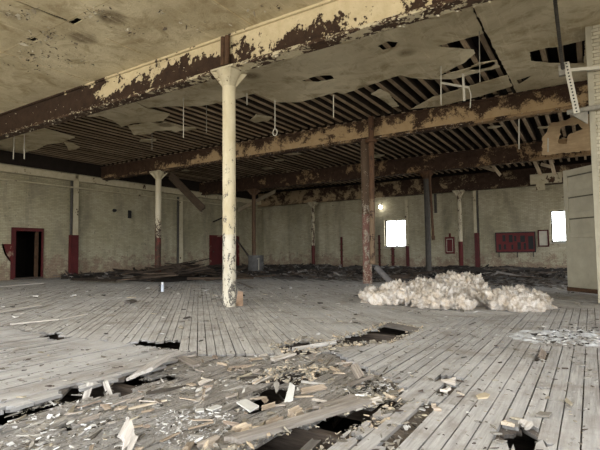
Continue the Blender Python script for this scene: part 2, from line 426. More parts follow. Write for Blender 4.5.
# ------------------------------------------------------------------ walls
def wall(name, axis, pos, a0, a1, z0, z1, th, mat, openings):
    """axis 'X': a wall across Y=pos running along X; axis 'Y': a wall at X=pos. openings: (a0, a1, z0, z1)"""
    mb = MB(); us = sorted({a0, a1, *[o[0] for o in openings], *[o[1] for o in openings]}); zs = sorted({z0, z1, *[o[2] for o in openings], *[o[3] for o in openings]})
    for i in range(len(us)-1):
        for j in range(len(zs)-1):
            cu = (us[i]+us[i+1])/2; cz = (zs[j]+zs[j+1])/2
            if any(o[0] < cu < o[1] and o[2] < cz < o[3] for o in openings): continue
            lo, hi = ((us[i], min(pos, pos+th), zs[j]), (us[i+1], max(pos, pos+th), zs[j+1])) if axis == 'X' else ((min(pos, pos+th), us[i], zs[j]), (max(pos, pos+th), us[i+1], zs[j+1]))
            mb.box(lo, hi)
    return tag(mb.build(name, mat), kind='structure')
ZT = 6.3
w1a, w1b = WY(384, 220, YB), WY(407.5, 247, YB); w2a, w2b = WY(550, 210.5, YB), WY(571, 242, YB)
win1 = (w1a.x, w1b.x, w1b.z, w1a.z); win2 = (w2a.x, w2b.x, w2b.z, w2a.z)
wall('wall_back', 'X', YB, XL-.4, XR+.4, -1.5, ZT, .4, M['brick_b'], [win1, win2])
dA, dB = WX(15.5, 231, XL), WX(40.5, 281, XL)
door1 = (dA.y, dB.y, 0.0, dA.z)
wl = wall('wall_left', 'Y', XL, YR-.4, YB, -1.5, ZT, -.4, M['brick_l'], [door1])
right_open = [(-3.6, -.2, .9, 5.0), (1.2, 4.8, .9, 5.0), (15.8, 19.6, 1.0, 4.2), (23.4, 27.0, 1.0, 4.2)]
rear_open = [(-19, -14.6, .9, 5.0), (-12.6, -8.2, .9, 5.0), (-6.2, -1.8, .9, 5.0), (.4, 4.8, .9, 5.0)]
wall('wall_right', 'Y', XR, YR-.4, YB+.4, -1.5, ZT, .4, M['brick_l'], right_open)
wall('wall_front', 'X', YR, XL-.4, XR+.4, -1.5, ZT, -.4, M['brick_b'], rear_open)
# room beyond the open doorway
rb = MB(); y0, y1 = door1[0]-1, door1[1]+1; x0 = XL-3.4
for lo, hi in (((x0, y0, -.1), (XL-.4, y1, -.02)), ((x0, y0, 3), (XL-.4, y1, 3.1)), ((x0-.1, y0, -.1), (x0, y1, 3.1)), ((x0, y0-.1, -.1), (XL-.4, y0, 3.1)), ((x0, y1, -.1), (XL-.4, y1+.1, 3.1))): rb.box(lo, hi)
tag(rb.build('wall_corridor', M['deck']), kind='structure')
# big steel windows that light the hall (beside and behind the viewer)
def big_window(i, axis, o, pos):
    f = MB(); a0, a1, z0, z1 = o
    def bar(u0, u1, v0, v1):
        f.box(*(((u0, pos-.03, v0), (u1, pos+.03, v1)) if axis == 'X' else ((pos-.03, u0, v0), (pos+.03, u1, v1))))
    for k in range(6):
        u = a0+(a1-a0)*k/5; bar(u-.03, u+.03, z0, z1)
    for k in range(5):
        v = z0+(z1-z0)*k/4; bar(a0, a1, v-.03, v+.03)
    tag(f.build(f'window_{i}', M['iron']), kind='structure')
    L = bpy.data.lights.new(f'portal_{i}', 'AREA'); L.shape = 'RECTANGLE'; L.size = a1-a0; L.size_y = z1-z0
    L.cycles.is_portal = True
    lo = bpy.data.objects.new(f'daylight_portal_{i}', L); COL.objects.link(lo)
    c = (a0+a1)/2; zc = (z0+z1)/2
    if axis == 'X': lo.location = (c, pos-.05, zc); dr = Vector((0, 1, 0))
    else: lo.location = (pos+.05, c, zc); dr = Vector((-1, 0, 0))
    lo.rotation_euler = dr.to_track_quat('-Z', 'Y').to_euler()
k = 3
for o in right_open: big_window(k, 'Y', o, XR+.2); k += 1
for o in rear_open: big_window(k, 'X', o, YR-.2); k += 1
def small_window(i, o, nx, nz):
    f = MB(); a0, a1, z0, z1 = o; yy = YB+.22
    for u in (a0+.04, a1-.04): f.box((u-.04, yy-.04, z0), (u+.04, yy+.04, z1))
    for v in (z0+.04, z1-.04): f.box((a0, yy-.04, v-.04), (a1, yy+.04, v+.04))
    for q in range(1, nx):
        u = a0+(a1-a0)*q/nx; f.box((u-.03, yy-.03, z0), (u+.03, yy+.03, z1))
    for q in range(1, nz):
        v = z0+(z1-z0)*q/nz; f.box((a0, yy-.02, v-.02), (a1, yy+.02, v+.02))
    wo = tag(f.build(f'window_{i}', M['iron']), kind='structure')
    p = MB(); p.box((a0, yy-.004, z0), (a1, yy+.004, z1)); p.build('window_pane', M['glass'], wo)
    s = MB(); s.box((a0-.06, YB-.07, z0-.07), (a1+.06, YB+.2, z0)); s.build('window_sill', M['white'], wo)
small_window(1, win1, 2, 2); small_window(2, win2, 1, 2)

def chip(mb, x, y, z, L, w, th, r, col, tilt=.25, along=None):
    a = r.uniform(0, 2*PI) if along is None else r.gauss(along, .45); Mx = Matrix.Translation((x, y, z)) @ Matrix.Rotation(a, 4, 'Z') @ Matrix.Rotation(r.gauss(0, tilt), 4, 'X') @ Matrix.Rotation(r.gauss(0, tilt), 4, 'Y')
    n = r.choice((3, 4, 4, 5)); pts = []
    for i in range(n):
        t = 2*PI*i/n+r.uniform(-.4, .4); pts.append((L/2*math.cos(t)*r.uniform(.7, 1.2), w/2*math.sin(t)*r.uniform(.6, 1.2)))
    vs = [Mx @ Vector((p[0], p[1], th/2+r.uniform(-.3, .3)*th)) for p in pts]+[Mx @ Vector((p[0], p[1], -th/2)) for p in pts]
    mb.add(vs, [tuple(range(n)), tuple(range(2*n-1, n-1, -1))]+[(i, n+i, n+(i+1) % n, (i+1) % n) for i in range(n)], col)
# ------------------------------------------------------------------ ceiling
def sheet(name, outer, holes, z, th, mat, parent=None, ragged=.03, seed=1, skip=None):
    """flat torn board from an outline with holes; edges are ragged"""
    cu = bpy.data.curves.new('outline', 'CURVE'); cu.dimensions = '2D'; cu.fill_mode = 'BOTH'; cu.extrude = th/2
    for poly in [outer]+list(holes):
        pts = []; n = len(poly)
        for i in range(n):
            a = Vector(poly[i][:2]); b = Vector(poly[(i+1) % n][:2]); m = max(1, int((b-a).length/.07)) if ragged else 1
            m = min(m, 60)
            straight = skip and skip(a, b)
            for q in range(m):
                p = a.lerp(b, q/m)
                if ragged and q and not straight: p = p+Vector((n2(seed, p.x*7, p.y*7)+.6*n2(seed+2, p.x*19, p.y*19), n2(seed+1, p.x*7, p.y*7)))*ragged
                pts.append(p)
        sp = cu.splines.new('POLY'); sp.points.add(len(pts)-1); sp.use_cyclic_u = True
        for q, p in enumerate(pts): sp.points[q].co = (p.x, p.y, 0, 1)
    tmp = bpy.data.objects.new('outline', cu); COL.objects.link(tmp)
    me = bpy.data.meshes.new_from_object(tmp.evaluated_get(bpy.context.evaluated_depsgraph_get()))
    bpy.data.objects.remove(tmp); bpy.data.curves.remove(cu)
    me.name = name; me.materials.clear(); me.materials.append(mat)
    ca = me.color_attributes.new('tint', 'FLOAT_COLOR', 'CORNER'); ca.data.foreach_set('color', [1.0]*4*len(ca.data))
    ob = bpy.data.objects.new(name, me); COL.objects.link(ob); ob.location.z = z
    if parent: ob.parent = parent
    return ob
def CP(z, *pts): return [tuple(W(x, y, z)[:2]) for x, y in pts]
# bay above the viewer: whole boards with a few holes
xs = [XL, W(0, 98, ZC).x, W(87, 82, ZC).x, W(140, 53, ZC).x, W(215, 45, ZC).x, -2.9, -.6, 1.7, 4.1, XR]
holes1 = [CP(ZC, (68, 22), (77, 18), (83, 20), (73, 25)), CP(ZC, (26, 39), (33, 36.5), (39, 40), (33, 42)), CP(ZC, (15, 1), (17, 1), (70, 21), (68, 22.5))]
cm = MB()
ys = [YR, -2.1, .3, 2.7, 5.0, 7.2]
for i in range(len(xs)-1):
    for j in range(len(ys)-1):
        pass
cl = sheet('ceiling', [(XL, YR), (XR, YR), (XR, 7.24), (XL, 7.24)], holes1, ZC+.012, .02, M['ceil'], ragged=.02, seed=3, skip=lambda a, b: (b-a).length > 5)
tag(cl, kind='structure')
sm = MB()
for px0, py0, px1, py1 in ((0, 98, 26, 105), (0, 50, 87, 82), (106, 38, 140, 53), (201, -2, 262, 26)):
    a, b = W(px0, py0, ZC), W(px1, py1, ZC); x = (a.x+b.x)/2; sm.box((x-.012, a.y, ZC-.004), (x+.012, min(b.y, 7.2), ZC+.003), (1.3, 1.27, 1.2))
for y in (2.6, 5.0):
    sm.box((XL, y-.008, ZC-.003), (XR, y+.008, ZC+.003), (.8, .78, .72))
tag(sm.build('trim_1', M['ceil']), kind='structure')
ZS = 5.72
bk = 7.36
def band(lower, z, back=bk):
    w = CP(z, *lower); return w+[(w[-1][0], back), (w[0][0], back)]
def cboard(label, outer, holes=(), z=ZS, mat='ceil_d', rag=.03, seed=1, group=None):
    o = sheet('ceiling_board', outer, holes, z, .016, M[mat], None, rag, seed)
    return tag(o, label, 'ceiling board', group, 'thing')
A = [(135, 101), (147, 107.5), (170, 106), (200, 106), (233, 100), (255, 93), (275, 102), (300, 102), (337, 92), (343, 94), (372, 84), (393, 77), (400, 75), (413, 78), (432, 79), (447, 71), (465, 62), (475, 53), (474, 50), (450, 48), (437, 46), (460, 40), (484, 33), (470, 2)]
cboard('long pale ceiling board torn along one edge behind the nearest beam, with slit holes', band(A, ZS), [CP(ZS, (300, 81), (316, 76), (332, 75), (334, 79), (318, 82)), CP(ZS, (377, 46), (388, 41), (398, 42), (395, 47), (383, 50))], seed=4)
cboard('ragged grey ceiling board under the dark end of the nearest beam', band([(72, 112), (90, 116), (100, 115), (112, 119), (122, 126), (133, 122), (142, 122), (163, 120), (170, 113), (146, 107), (136, 101)], ZS+.03), seed=6)
cboard('small torn flap of ceiling board dangling beyond the ragged grey one', CP(ZS-.05, (128, 126), (150, 122), (157, 124), (165, 122), (191, 128), (176, 132), (171, 130), (155, 131), (150, 134), (134, 135)), seed=7, z=ZS-.05)
cboard('narrow strip of ceiling board across the big hole beside the board seam', CP(ZS, (428, 79), (450, 73), (497, 60), (500, 67), (480, 72), (453, 79)), seed=8)
cboard('wedge of ceiling board left against the second beam below the hanging trapeze', CP(ZS-.04, (411, 109), (433, 97), (507, 75), (512, 86), (480, 96), (440, 106)), seed=9, z=ZS-.04)
fx = [tuple(W(470, 1, ZS)[:2]), (3.4, 7.36), (3.4, 14.5), tuple(W(516, 92, ZS)[:2])]
cboard('wide stained ceiling board with a broad hole reaching the white brick pier', [(fx[0][0], 7.36), (3.4, 7.36), (3.4, 14.5), (W(512, 82, ZS).x, 14.5), tuple(W(512, 82, ZS)[:2])], [CP(ZS-.03, (529, 52), (545, 48), (560, 46), (585, 40), (584, 63), (566, 64), (548, 63), (531, 61)), CP(ZS-.03, (517, 80), (533, 75), (524, 81), (519, 84))], z=ZS-.03, seed=10)
cboard('torn ceiling board over the left wall beside the two white hanging tubes', CP(ZS, (-60, 150), (-30, 140), (0, 130), (35, 125), (75, 137), (60, 143), (47, 144), (38, 149), (26, 152), (22, 158), (0, 157), (-30, 162)), seed=12)
cboard('scrap of ceiling board lodged in the joists near the paired pipes', CP(ZS, (371, 94), (380, 89), (388, 93), (399, 106), (392, 107), (384, 100)), seed=13)
cboard('curled scrap of ceiling board hanging near the left wall joists', CP(ZS-.1, (64, 142), (72, 143), (80, 147), (76, 149), (69, 150)), seed=14, z=ZS-.1)
cboard('pale ceiling board scrap glowing above the left wall beside the stained column', CP(ZS, (128, 177), (150, 176.5), (163, 181), (170, 187), (150, 185), (138, 182)), seed=15, mat='ceil')
rr = random.Random(21)
for k in range(26):
    bay = rr.choice((0, 1, 1, 2, 2)); x = rr.uniform(-19.5, -1); y = rr.uniform(ROWS[bay]+1.2 + (3.2 if bay == 0 else 0), ROWS[bay+1]-1.2)
    n = rr.randint(5, 8); s = rr.uniform(.25, .8)
    poly = [(x+s*rr.uniform(.5, 1.3)*math.cos(2*PI*i/n), y+.7*s*rr.uniform(.5, 1.3)*math.sin(2*PI*i/n)) for i in range(n)]
    o = cboard('small leftover scrap of ceiling board clinging under bare joists', poly, seed=20+k, group='ceiling board scraps under the joists')
    o.location.z = ZS; 
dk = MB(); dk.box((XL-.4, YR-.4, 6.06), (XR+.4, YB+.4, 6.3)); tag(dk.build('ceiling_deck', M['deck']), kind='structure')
cf = MB(); r = random.Random(17)
for (px, py, sx, sy, n_) in ((20, 12, 22, 8, 40), (50, 38, 30, 12, 90), (30, 55, 20, 8, 60), (95, 12, 14, 8, 40), (130, 30, 14, 8, 30), (162, 12, 6, 3, 14), (40, 62, 40, 10, 60), (180, 25, 40, 15, 30), (280, 10, 40, 8, 20), (80, 60, 20, 8, 30)):
    for _ in range(n_):
        p = W(r.gauss(px, sx*.5), r.gauss(py, sy*.5), ZC-.004)
        if p.y > 7.1 or p.y < YR+.3 or not XL+.3 < p.x < XR-.3: continue
        L = .05*r.lognormvariate(0, .5); c = r.choice(((.62, .56, .42), (.5, .45, .33), (.3, .25, .17), (.14, .11, .08))); chip(cf, p.x, p.y, ZC-.008-r.random()*.02, L, L*r.uniform(.3, .9), .004, r, c, .4)
tag(cf.build('ceiling_flakes', M['chip']), 'curled paint flakes under the whole ceiling boards', 'flakes', None, 'stuff')
# joists
jlab = ('dark timber joist in the stripped bay between first and second beams', 'dark timber joist in the bay between second and third beams', 'dark timber joist in the far bay before the end wall')
for bay in range(3):
    jm = None; x = XL+.25; r = random.Random(bay)
    protos = []
    for q in range(4):
        mb = MB(); k = r.uniform(.6, 1.2)
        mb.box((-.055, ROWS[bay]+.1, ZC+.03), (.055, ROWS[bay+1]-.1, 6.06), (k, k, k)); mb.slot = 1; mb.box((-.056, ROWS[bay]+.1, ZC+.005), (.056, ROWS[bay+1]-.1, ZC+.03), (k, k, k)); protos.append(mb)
    while x < XR-.2:
        idx = r.randrange(4)
        if isinstance(protos[idx], MB):
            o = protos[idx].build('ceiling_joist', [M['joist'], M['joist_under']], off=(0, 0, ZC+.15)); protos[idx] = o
            tag(o, jlab[bay], 'joist', ('joists of the first stripped bay', 'joists of the second stripped bay', 'joists of the far bay')[bay], 'thing')
        else:
            o = protos[idx].copy(); COL.objects.link(o)
        o.location = (x, 0, ZC+.15+r.uniform(-.004, .01)); o.rotation_euler = (0, r.gauss(0, .02), 0)
        x += .37+r.uniform(-.025, .025)

# ------------------------------------------------------------------ beams
def flakes(mb, n, pick, sz, cols, r):
    for _ in range(n):
        p = Vector(pick(r)); s = r.uniform(.4, 1)*sz
        a = Vector((r.uniform(-1, 1), r.uniform(-.6, .6), r.uniform(-.5, .5))).normalized(); b = Vector((r.uniform(-.3, .3), r.uniform(-1, 1), r.uniform(-1, .2))).normalized()
        c = r.choice(cols)
        mb.add([p-a*s, p+a*s*r.uniform(.3, 1), p+a*s*.4+b*s, p-a*s*.7+b*s*r.uniform(.5, 1.2)], [(0, 1, 2, 3)], c)
def beam(label, Y, zb, zt, m_web, m_fl, fw_=.3, x0=XL+.02, x1=XR-.05, nf=500, cols=((.62, .56, .42),)):
    t = thing('steel_beam', label, 'beam', ((x0+x1)/2, Y, zb), 'steel beams across the hall'); cx = (x0+x1)/2
    w = MB(); n = 60
    w.box((x0-cx, -.05, .04), (x1-cx, .05, zt-zb)); w.build('web', M[m_web], t)
    f = MB(); f.box((x0-cx, -fw_/2, 0), (x1-cx, fw_/2, .045)); f.box((x0-cx, -.085, .045), (x1-cx, .085, .1)); f.build('bottom_flange', M[m_fl], t)
    f = MB(); f.box((x0-cx, -.11, zt-zb-.05), (x1-cx, .11, zt-zb+.0)); f.build('top_flange', M[m_web], t)
    r = random.Random(int(Y*10)); fm = MB()
    def pick(r):
        x = r.uniform(-16, 1.5)-cx; q = r.random()
        if q < .45: return (x, -fw_/2-.003, r.uniform(-.01, .05))
        if q < .75: return (x, r.uniform(-fw_/2, fw_/2), -.004)
        if q < .9: return (x, -.088, r.uniform(.07, .12))
        return (x, -.056, r.uniform(.1, zt-zb-.08))
    flakes(fm, nf, pick, .035, cols, r); tag(fm.build('flaking_paint', M['chip'], t), kind='stuff')
    return t
beam('nearest steel beam, cream paint peeling off brown metal, over the white column', ROWS[0], 4.98, ZC, 'beam1', 'flange1', nf=1100, cols=((.66, .6, .45), (.5, .44, .3), (.1, .06, .04)))
beam('second steel beam, tan scaling paint, over the paired rusty pipes', ROWS[1], 4.97, 5.68, 'beam2', 'beam3', nf=700, cols=((.42, .33, .2), (.2, .13, .08), (.5, .45, .36)))
beam('third steel beam, mostly brown rust, over the dark grey iron column', ROWS[2], 4.89, 5.68, 'beam3', 'beam3', nf=400, cols=((.3, .22, .14), (.15, .1, .06)))
beam('farthest steel beam, close in front of the end wall', ROWS[3], 4.62, 5.6, 'beam4', 'beam4', nf=200, cols=((.35, .28, .2),))
m = MB(); m.box((XL+.005, YR, 5.14), (XL+.05, YB-.06, 6.05)); tag(m.build('shade_strip_left', M['deck']), kind='structure')  # dark strip added above the ledger in place of the shade there
m = MB(); m.box((XL+.06, YB-.05, 5.0), (XR, YB-.005, 6.05)); tag(m.build('shade_strip_back', M['deck']), kind='structure')  # dark strip on the upper end wall, shadow put in as colour
# ledger along the left wall
lz0, lz1 = 4.74, 5.04
t = thing('wall_ledger', 'cream painted ledger beam along the top of the left brick wall', 'ledger', (XL+.15, 10, lz0))
for y0, y1 in ((-2, WX(72, 175, XL).y), (WX(76, 176, XL).y, 28.6)):
    m = MB(); m.box((-.14, y0-10, 0), (.16, y1-10, lz1-lz0)); m.build('timber', M['ledger'], t)
m = MB(); m.path([(.05, -10, -.32), (.05, 18.4, -.34)], .04); m.build('pipe', M['ledger'], t)

# ------------------------------------------------------------------ columns
def column(label, px, Y, r, ztop, mat, cap=None, capm=None, base=None, stub=None, wob=.0, x=None, flare=.34):
    c = WY(px, 250, Y); x = c.x if x is None else x
    t = thing('iron_column', label, 'column', (x, Y, -.03), 'iron columns in two rows')
    zc = ztop-.34 if cap else ztop
    m = MB(); m.tube((0, 0, 0), (0, 0, zc+.03), r, r*.985, n=28, rings=40, wob=wob, seed=px); m.build('shaft', mat, t, smooth=True)
    if cap:
        m = MB(); m.lathe([(r*1.0, zc), (r*1.04, zc+.06), (r*1.1, zc+.1), (flare*.8, zc+.30), (flare*.86, zc+.33)], n=28)
        for q in range(4):
            a = q*PI/2+PI/4
            d = Vector((math.cos(a), math.sin(a), 0)); e = Vector((-d.y, d.x, 0))*.012
            pr = [d*r*.9+Vector((0, 0, zc-.02)), d*flare*1.25+Vector((0, 0, zc+.31)), d*r*.9+Vector((0, 0, zc+.31))]
            m.add([p+e for p in pr]+[p-e for p in pr], [(0, 1, 2), (5, 4, 3), (0, 3, 4, 1), (1, 4, 5, 2), (2, 5, 3, 0)])
        cp_ = m.build('capital', capm or mat, t)
        m = MB(); m.box((-flare, -flare*.8, zc+.33), (flare, flare*.8, zc+.37)); m.build('cap_plate', capm or mat, cp_, bevel=.008)
    if base:
        m = MB(); m.lathe([(r*1.25, .0), (r*1.25, .05), (r*1.08, .08)], n=28); m.build('base', base, t)
    if stub:
        m = MB()
        for sx in (-.055, .06): m.tube((sx, -.13, ztop+.1), (sx+.01, -.13, ztop+.72), .055, n=14)
        m.build('stub_pipe', stub, t, smooth=True)
    return t
mc = m_two('chipped_cream_column', (.58, .52, .365), (.56, .525, .43), 1.5, (.16, .145, .125), .035, (.2, 3.6, -.05, .05), 7)
column('tall cream white column, chipped near the floor, nearest in the hall', 229.3, ROWS[0], .14, 5.01, mc, True, M['ledger'], None, M['rust'], flare=.31)
mc = m_two('flaking_brown_column', (.095, .062, .038), (.17, .085, .065), 2.4, (.40, .34, .26), .075, (2.0, 3.6, .0, .06), 6)
column('thick flaking brown column with a thinner rusty pipe at its shoulder', 367, ROWS[1], .16, 5.0, mc, wob=.03)
mc = M['iron']
column('dark grey iron column beside a hanging rusty pipe', 428.3, ROWS[2], .135, 4.92, mc, True, M['rust'], None, None)
mc = m_two('cream_over_red_column', (.50, .45, .33), (.10, .016, .016), 1.62, (.09, .05, .03), .03)
column('cream column with red lower part, in front of the end wall by red pilaster', 460.8, ROWS[3]-.1, .13, 4.65, mc, True, mc)
mc = m_two('stained_cream_over_red_column', (.55, .50, .37), (.16, .04, .03), 1.85, (.07, .04, .025), .05, (1.9, 3.4, -.075, .09), 4)
column('stained cream and red column rising from the dark timber pile', 158, ROWS[1], .14, 5.0, mc, True, M['ledger'])
mc = m_two('dull_cream_over_red_column', (.46, .42, .31), (.085, .016, .016), 1.55, (.09, .05, .03), .05)
column('thin cream and red column far back in the dim middle of the end wall', 313.3, ROWS[3]-.1, .13, 4.65, mc, True, mc)
mc = m_two('rust_brown_column', (.10, .06, .035), (.10, .06, .035), .0, (.03, .022, .016), .02)
column('dark rust brown column behind the grey drum', 254, ROWS[2], .12, 4.92, mc, True, mc)

# pipe pair and other pipes
def pipe(name, label, cat, pts, r, mat, group=None, fittings=()):
    p0 = Vector(pts[-1] if pts[-1][2] < pts[0][2] else pts[0]); t = thing(name, label, cat, p0, group)
    m = MB(); m.path([Vector(p)-p0 for p in pts], r, 14); m.build('pipe_run', mat, t, smooth=True)
    for q, rr_, l in fittings:
        q = Vector(q)-p0; m = MB(); m.lathe([(rr_*.8, -l), (rr_, -l*.7), (rr_, l*.7), (rr_*.8, l)], q, 16); m.build('fitting', mat, t, smooth=True)
    return t
a = WY(372.6, 264, ROWS[1]-.32); b = WY(371, 117, ROWS[1]-.32); c = WY(370.8, 141, ROWS[1]-.32)
pipe('hanging_standpipe', 'thin rusty standpipe ending short of the floor beside the flaking brown column', 'pipe', [a, b], .095, m_two('rusty_standpipe', (.115, .062, .034), (.19, .13, .08), 2.2, (.07, .04, .025), .04), None, [(c, .2, .07), (a+Vector((0, 0, .06)), .11, .06)])
a = W(391.5, 283, .09); b = WY(376.5, 267.5, a.y+.25)
pipe('broken_pipe', 'grey broken pipe leaning at the foot of the rusty standpipe', 'pipe', [b, a], .095, M['greypipe'])
a = WY(429.5, 173, ROWS[2]-.25); b = WY(433.4, 240, ROWS[2]-.25)
pipe('drain_pipe', 'rusty drain pipe hanging cut off beside the dark grey column', 'pipe', [a, b], .06, M['rust'], None, [(b+Vector((0, 0, .1)), .085, .1)])

# ------------------------------------------------------------------ strips, pilasters and boards fixed to the walls
def pilaster_left(label, px0, px1, ytop, ysplit, dark=True):
    y0 = WX(px0, 240, XL).y; y1 = WX(px1, 240, XL).y; zt = WX(px0, ytop, XL).z; zs = WX(px0, ysplit, XL).z if ysplit else 0
    t = thing('pilaster', label, 'pilaster', (XL+.012, y0, 0), 'pilasters on the left wall')
    if ysplit:
        m = MB(); m.box((0, 0, 0), (.22, y1-y0, zs)); m.build('red_casing', M['red'], t)
    m = MB(); m.box((0, .12 if dark else 0, zs), (.16, y1-y0, zt)); m.build('casing', M['ledger'], t)
    if dark:
        m = MB(); m.tube((.10, .06, zs), (.10, .06, zt), .065); m.build('drain', M['iron'], t, smooth=True)
pilaster_left('cream pilaster with red boxed foot on the left wall beyond the open doorway', 68.5, 76, 178, 235)
pilaster_left('narrow cream pilaster with dark pipe near the left wall corner', 176, 181, 197, None)
def strip_back(label, px0, px1, y0, y1, mat, d=.1, name='wall_post', cat='post', group='red posts on the end wall'):
    a = WY(px0, y0, YB); b = WY(px1, y1, YB); z1 = 0 if y1 >= 268 else b.z
    t = thing(name, label, cat, ((a.x+b.x)/2, YB-d/2-.02, z1), group); w = (b.x-a.x)/2
    m = MB(); m.box((-w, -d/2, 0), (w, d/2, a.z-z1)); m.build('strip', mat, t, bevel=.01)
    return t, w, d, z1
for lab, x0_, x1_, y0_ in (('thin red post on the dim end wall, between column and paired pipes', 340.9, 343.2, 237), ('tall thin red post just beside the two-light window', 378.6, 381, 235), ('short red post under the two-light window', 391.8, 394.8, 247.5)):
    t_, w, d, z1 = strip_back(lab, x0_, x1_, y0_, 268, M['red'])
    for q in range(4):
        m = MB(); m.box((-w-.05, -d/2-.01, .3+.42*q), (w+.05, d/2, .36+.42*q)); m.build('bracket', M['rust'], t_)
a, b = WY(406, 200, YB), WY(410, 246, YB)
t_, w, d, z1 = strip_back('post beside the two-light window, red below and cream above', 406.3, 409.8, 246, 268, M['red'])
m = MB(); m.box((-w, -d/2, b.z), (w, d/2, a.z)); m.build('upper_strip', M['ledger'], t_)
t_, w, d, z1 = strip_back('wide pilaster with red foot between cream column and red board', 475, 480.5, 233, 268, M['red'], .22, 'end_pilaster', 'pilaster', 'pilasters on the end wall')
a = WY(475, 186, YB); b = WY(475, 233, YB)
m = MB(); m.box((-w, -d/2, b.z), (w*.35, d/2, a.z)); m.build('upper_strip', M['ledger'], t_)
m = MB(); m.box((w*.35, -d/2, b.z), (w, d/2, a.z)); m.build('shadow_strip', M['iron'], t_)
strip_back('dark cut-off pipe stub high on the end wall', 434.3, 437.2, 194, 213, M['iron'], .1, 'mounted_pipe_stub', 'pipe', None)

def board_back(name, label, cat, px0, py0, px1, py1, d=.06):
    a = WY(px0, py0, YB-d); b = WY(px1, py1, YB-d)
    return thing(name, label, cat, ((a.x+b.x)/2, YB-.005, b.z)), (b.x-a.x), (a.z-b.z), d
t_, w, h, d = board_back('wall_mounted_cabinet', 'small red wall cabinet with a cream outline on its door', 'cabinet', 445, 237, 454.5, 253.7, .14)
m = MB(); m.box((-w/2, -d, 0), (w/2, 0, h)); bd_ = m.build('body', M['redboard'], t_, bevel=.012)
m = MB()
for lo, hi in (((-w*.36, h*.1), (-w*.30, h*.88)), ((w*.30, h*.1), (w*.36, h*.88)), ((-w*.36, h*.1), (w*.36, h*.135)), ((-w*.36, h*.85), (w*.36, h*.885))): m.box((lo[0], -d-.006, lo[1]), (hi[0], -d, hi[1]))
m.build('outline', M['white'], bd_)
m = MB(); m.box((-w*.12, -.02, h), (w*.12, 0, h*1.22)); m.build('spill_stain', M['redwall'], t_)
t_, w, h, d = board_back('notice_board', 'wide red notice board with black squares on the end wall', 'board', 496, 233.5, 535, 251.4, .08)
m = MB(); m.box((-w/2, -d, 0), (w/2, 0, h)); pn_ = m.build('panel', M['redboard'], t_)
m = MB(); fr = .05
for lo, hi in (((-w/2-fr, -fr), (-w/2, h+fr)), ((w/2, -fr), (w/2+fr, h+fr)), ((-w/2, -fr), (w/2, 0)), ((-w/2, h), (w/2, h+fr))): m.box((lo[0], -d-.02, lo[1]), (hi[0], 0, hi[1]))
m.build('frame', M['black'], t_)
r = random.Random(3)
for i, (u, v, a_, b_) in enumerate(((-.44, .1, .07, .3), (-.33, .55, .08, .35), (-.30, .12, .06, .28), (-.16, .5, .10, .4), (-.02, .55, .06, .3), (.06, .1, .09, .4), (.14, .5, .12, .35), (.22, .1, .06, .35), (.34, .12, .13, .7), (-.1, .12, .05, .25))):
    m = MB(); m.box((u*w, -d-.012, v*h), (u*w+a_*w, -d, v*h+b_*h)); m.build('dark_square', M['black'], pn_)
for u in (-.44, .05, .46):
    m = MB(); m.box((u*w-.02, -.05, -.32), (u*w+.02, 0, -.05)); m.build('bracket', M['iron'], t_)
t_, w, h, d = board_back('picture_frame', 'thin red frame with a blank cream centre beside the right window', 'frame', 537.5, 230, 549.3, 246.6, .05)
m = MB(); f_ = .07
for lo, hi in (((-w/2, 0), (-w/2+f_, h)), ((w/2-f_, 0), (w/2, h)), ((-w/2, 0), (w/2, f_)), ((-w/2, h-f_), (w/2, h))): m.box((lo[0], -d, lo[1]), (hi[0], 0, hi[1]))
m.build('moulding', M['red'], t_)
m = MB(); m.box((-w/2+f_, -.02, f_), (w/2-f_, 0, h-f_)); m.build('backing', M['white'], t_)
a = WY(519, 179, YB-.25)
t_ = thing('wall_spotlight', 'small black floodlight under the farthest beam end', 'lamp', (a.x, YB, a.z))
m = MB(); m.box((-.28, -.38, -.1), (.28, -.12, .1)); m.build('housing', M['black'], t_, bevel=.03)
m = MB(); m.box((-.05, -.15, .0), (.05, 0, .3)); m.build('arm', M['black'], t_)
a = WY(380.5, 207, YB-.3)
t_ = thing('bare_bulb', 'glowing bare bulb high on the end wall left of the window', 'lamp', (a.x, YB, a.z))
m = MB(); m.lathe([(.03, -.12), (.09, -.08), (.12, 0), (.09, .08), (.04, .12)], (0, -.3, 0), 16); m.build('globe', M['lamp'], t_, smooth=True)
m = MB(); m.tube((0, -.3, .1), (0, -.3, .22), .045); m.path([(0, -.3, .2), (0, 0, .3)], .02); m.build('bracket', M['black'], t_)
# pale lintel block and hanging hatch at the right of the end wall
a, b = WY(530, 175, ROWS[3]-.35), WY(562, 182, ROWS[3]-.35)
t_ = thing('hanging_timber_box', 'pale lit timber box end under the farthest beam above the right window', 'box', ((a.x+b.x)/2, ROWS[3]-.3, b.z))
m = MB(); m.box((-(b.x-a.x)/2, -.12, 0), ((b.x-a.x)/2, .12, a.z-b.z)); m.build('front_board', M['ledger'], t_)
a, b = WY(536, 182, ROWS[3]-.35), WY(545, 190, ROWS[3]-.35)
m = MB(); m.box((a.x-t_.location.x, -.1, b.z-t_.location.z), (b.x-t_.location.x, .02, 0)); m.build('bracket_block', M['ledger'], t_)

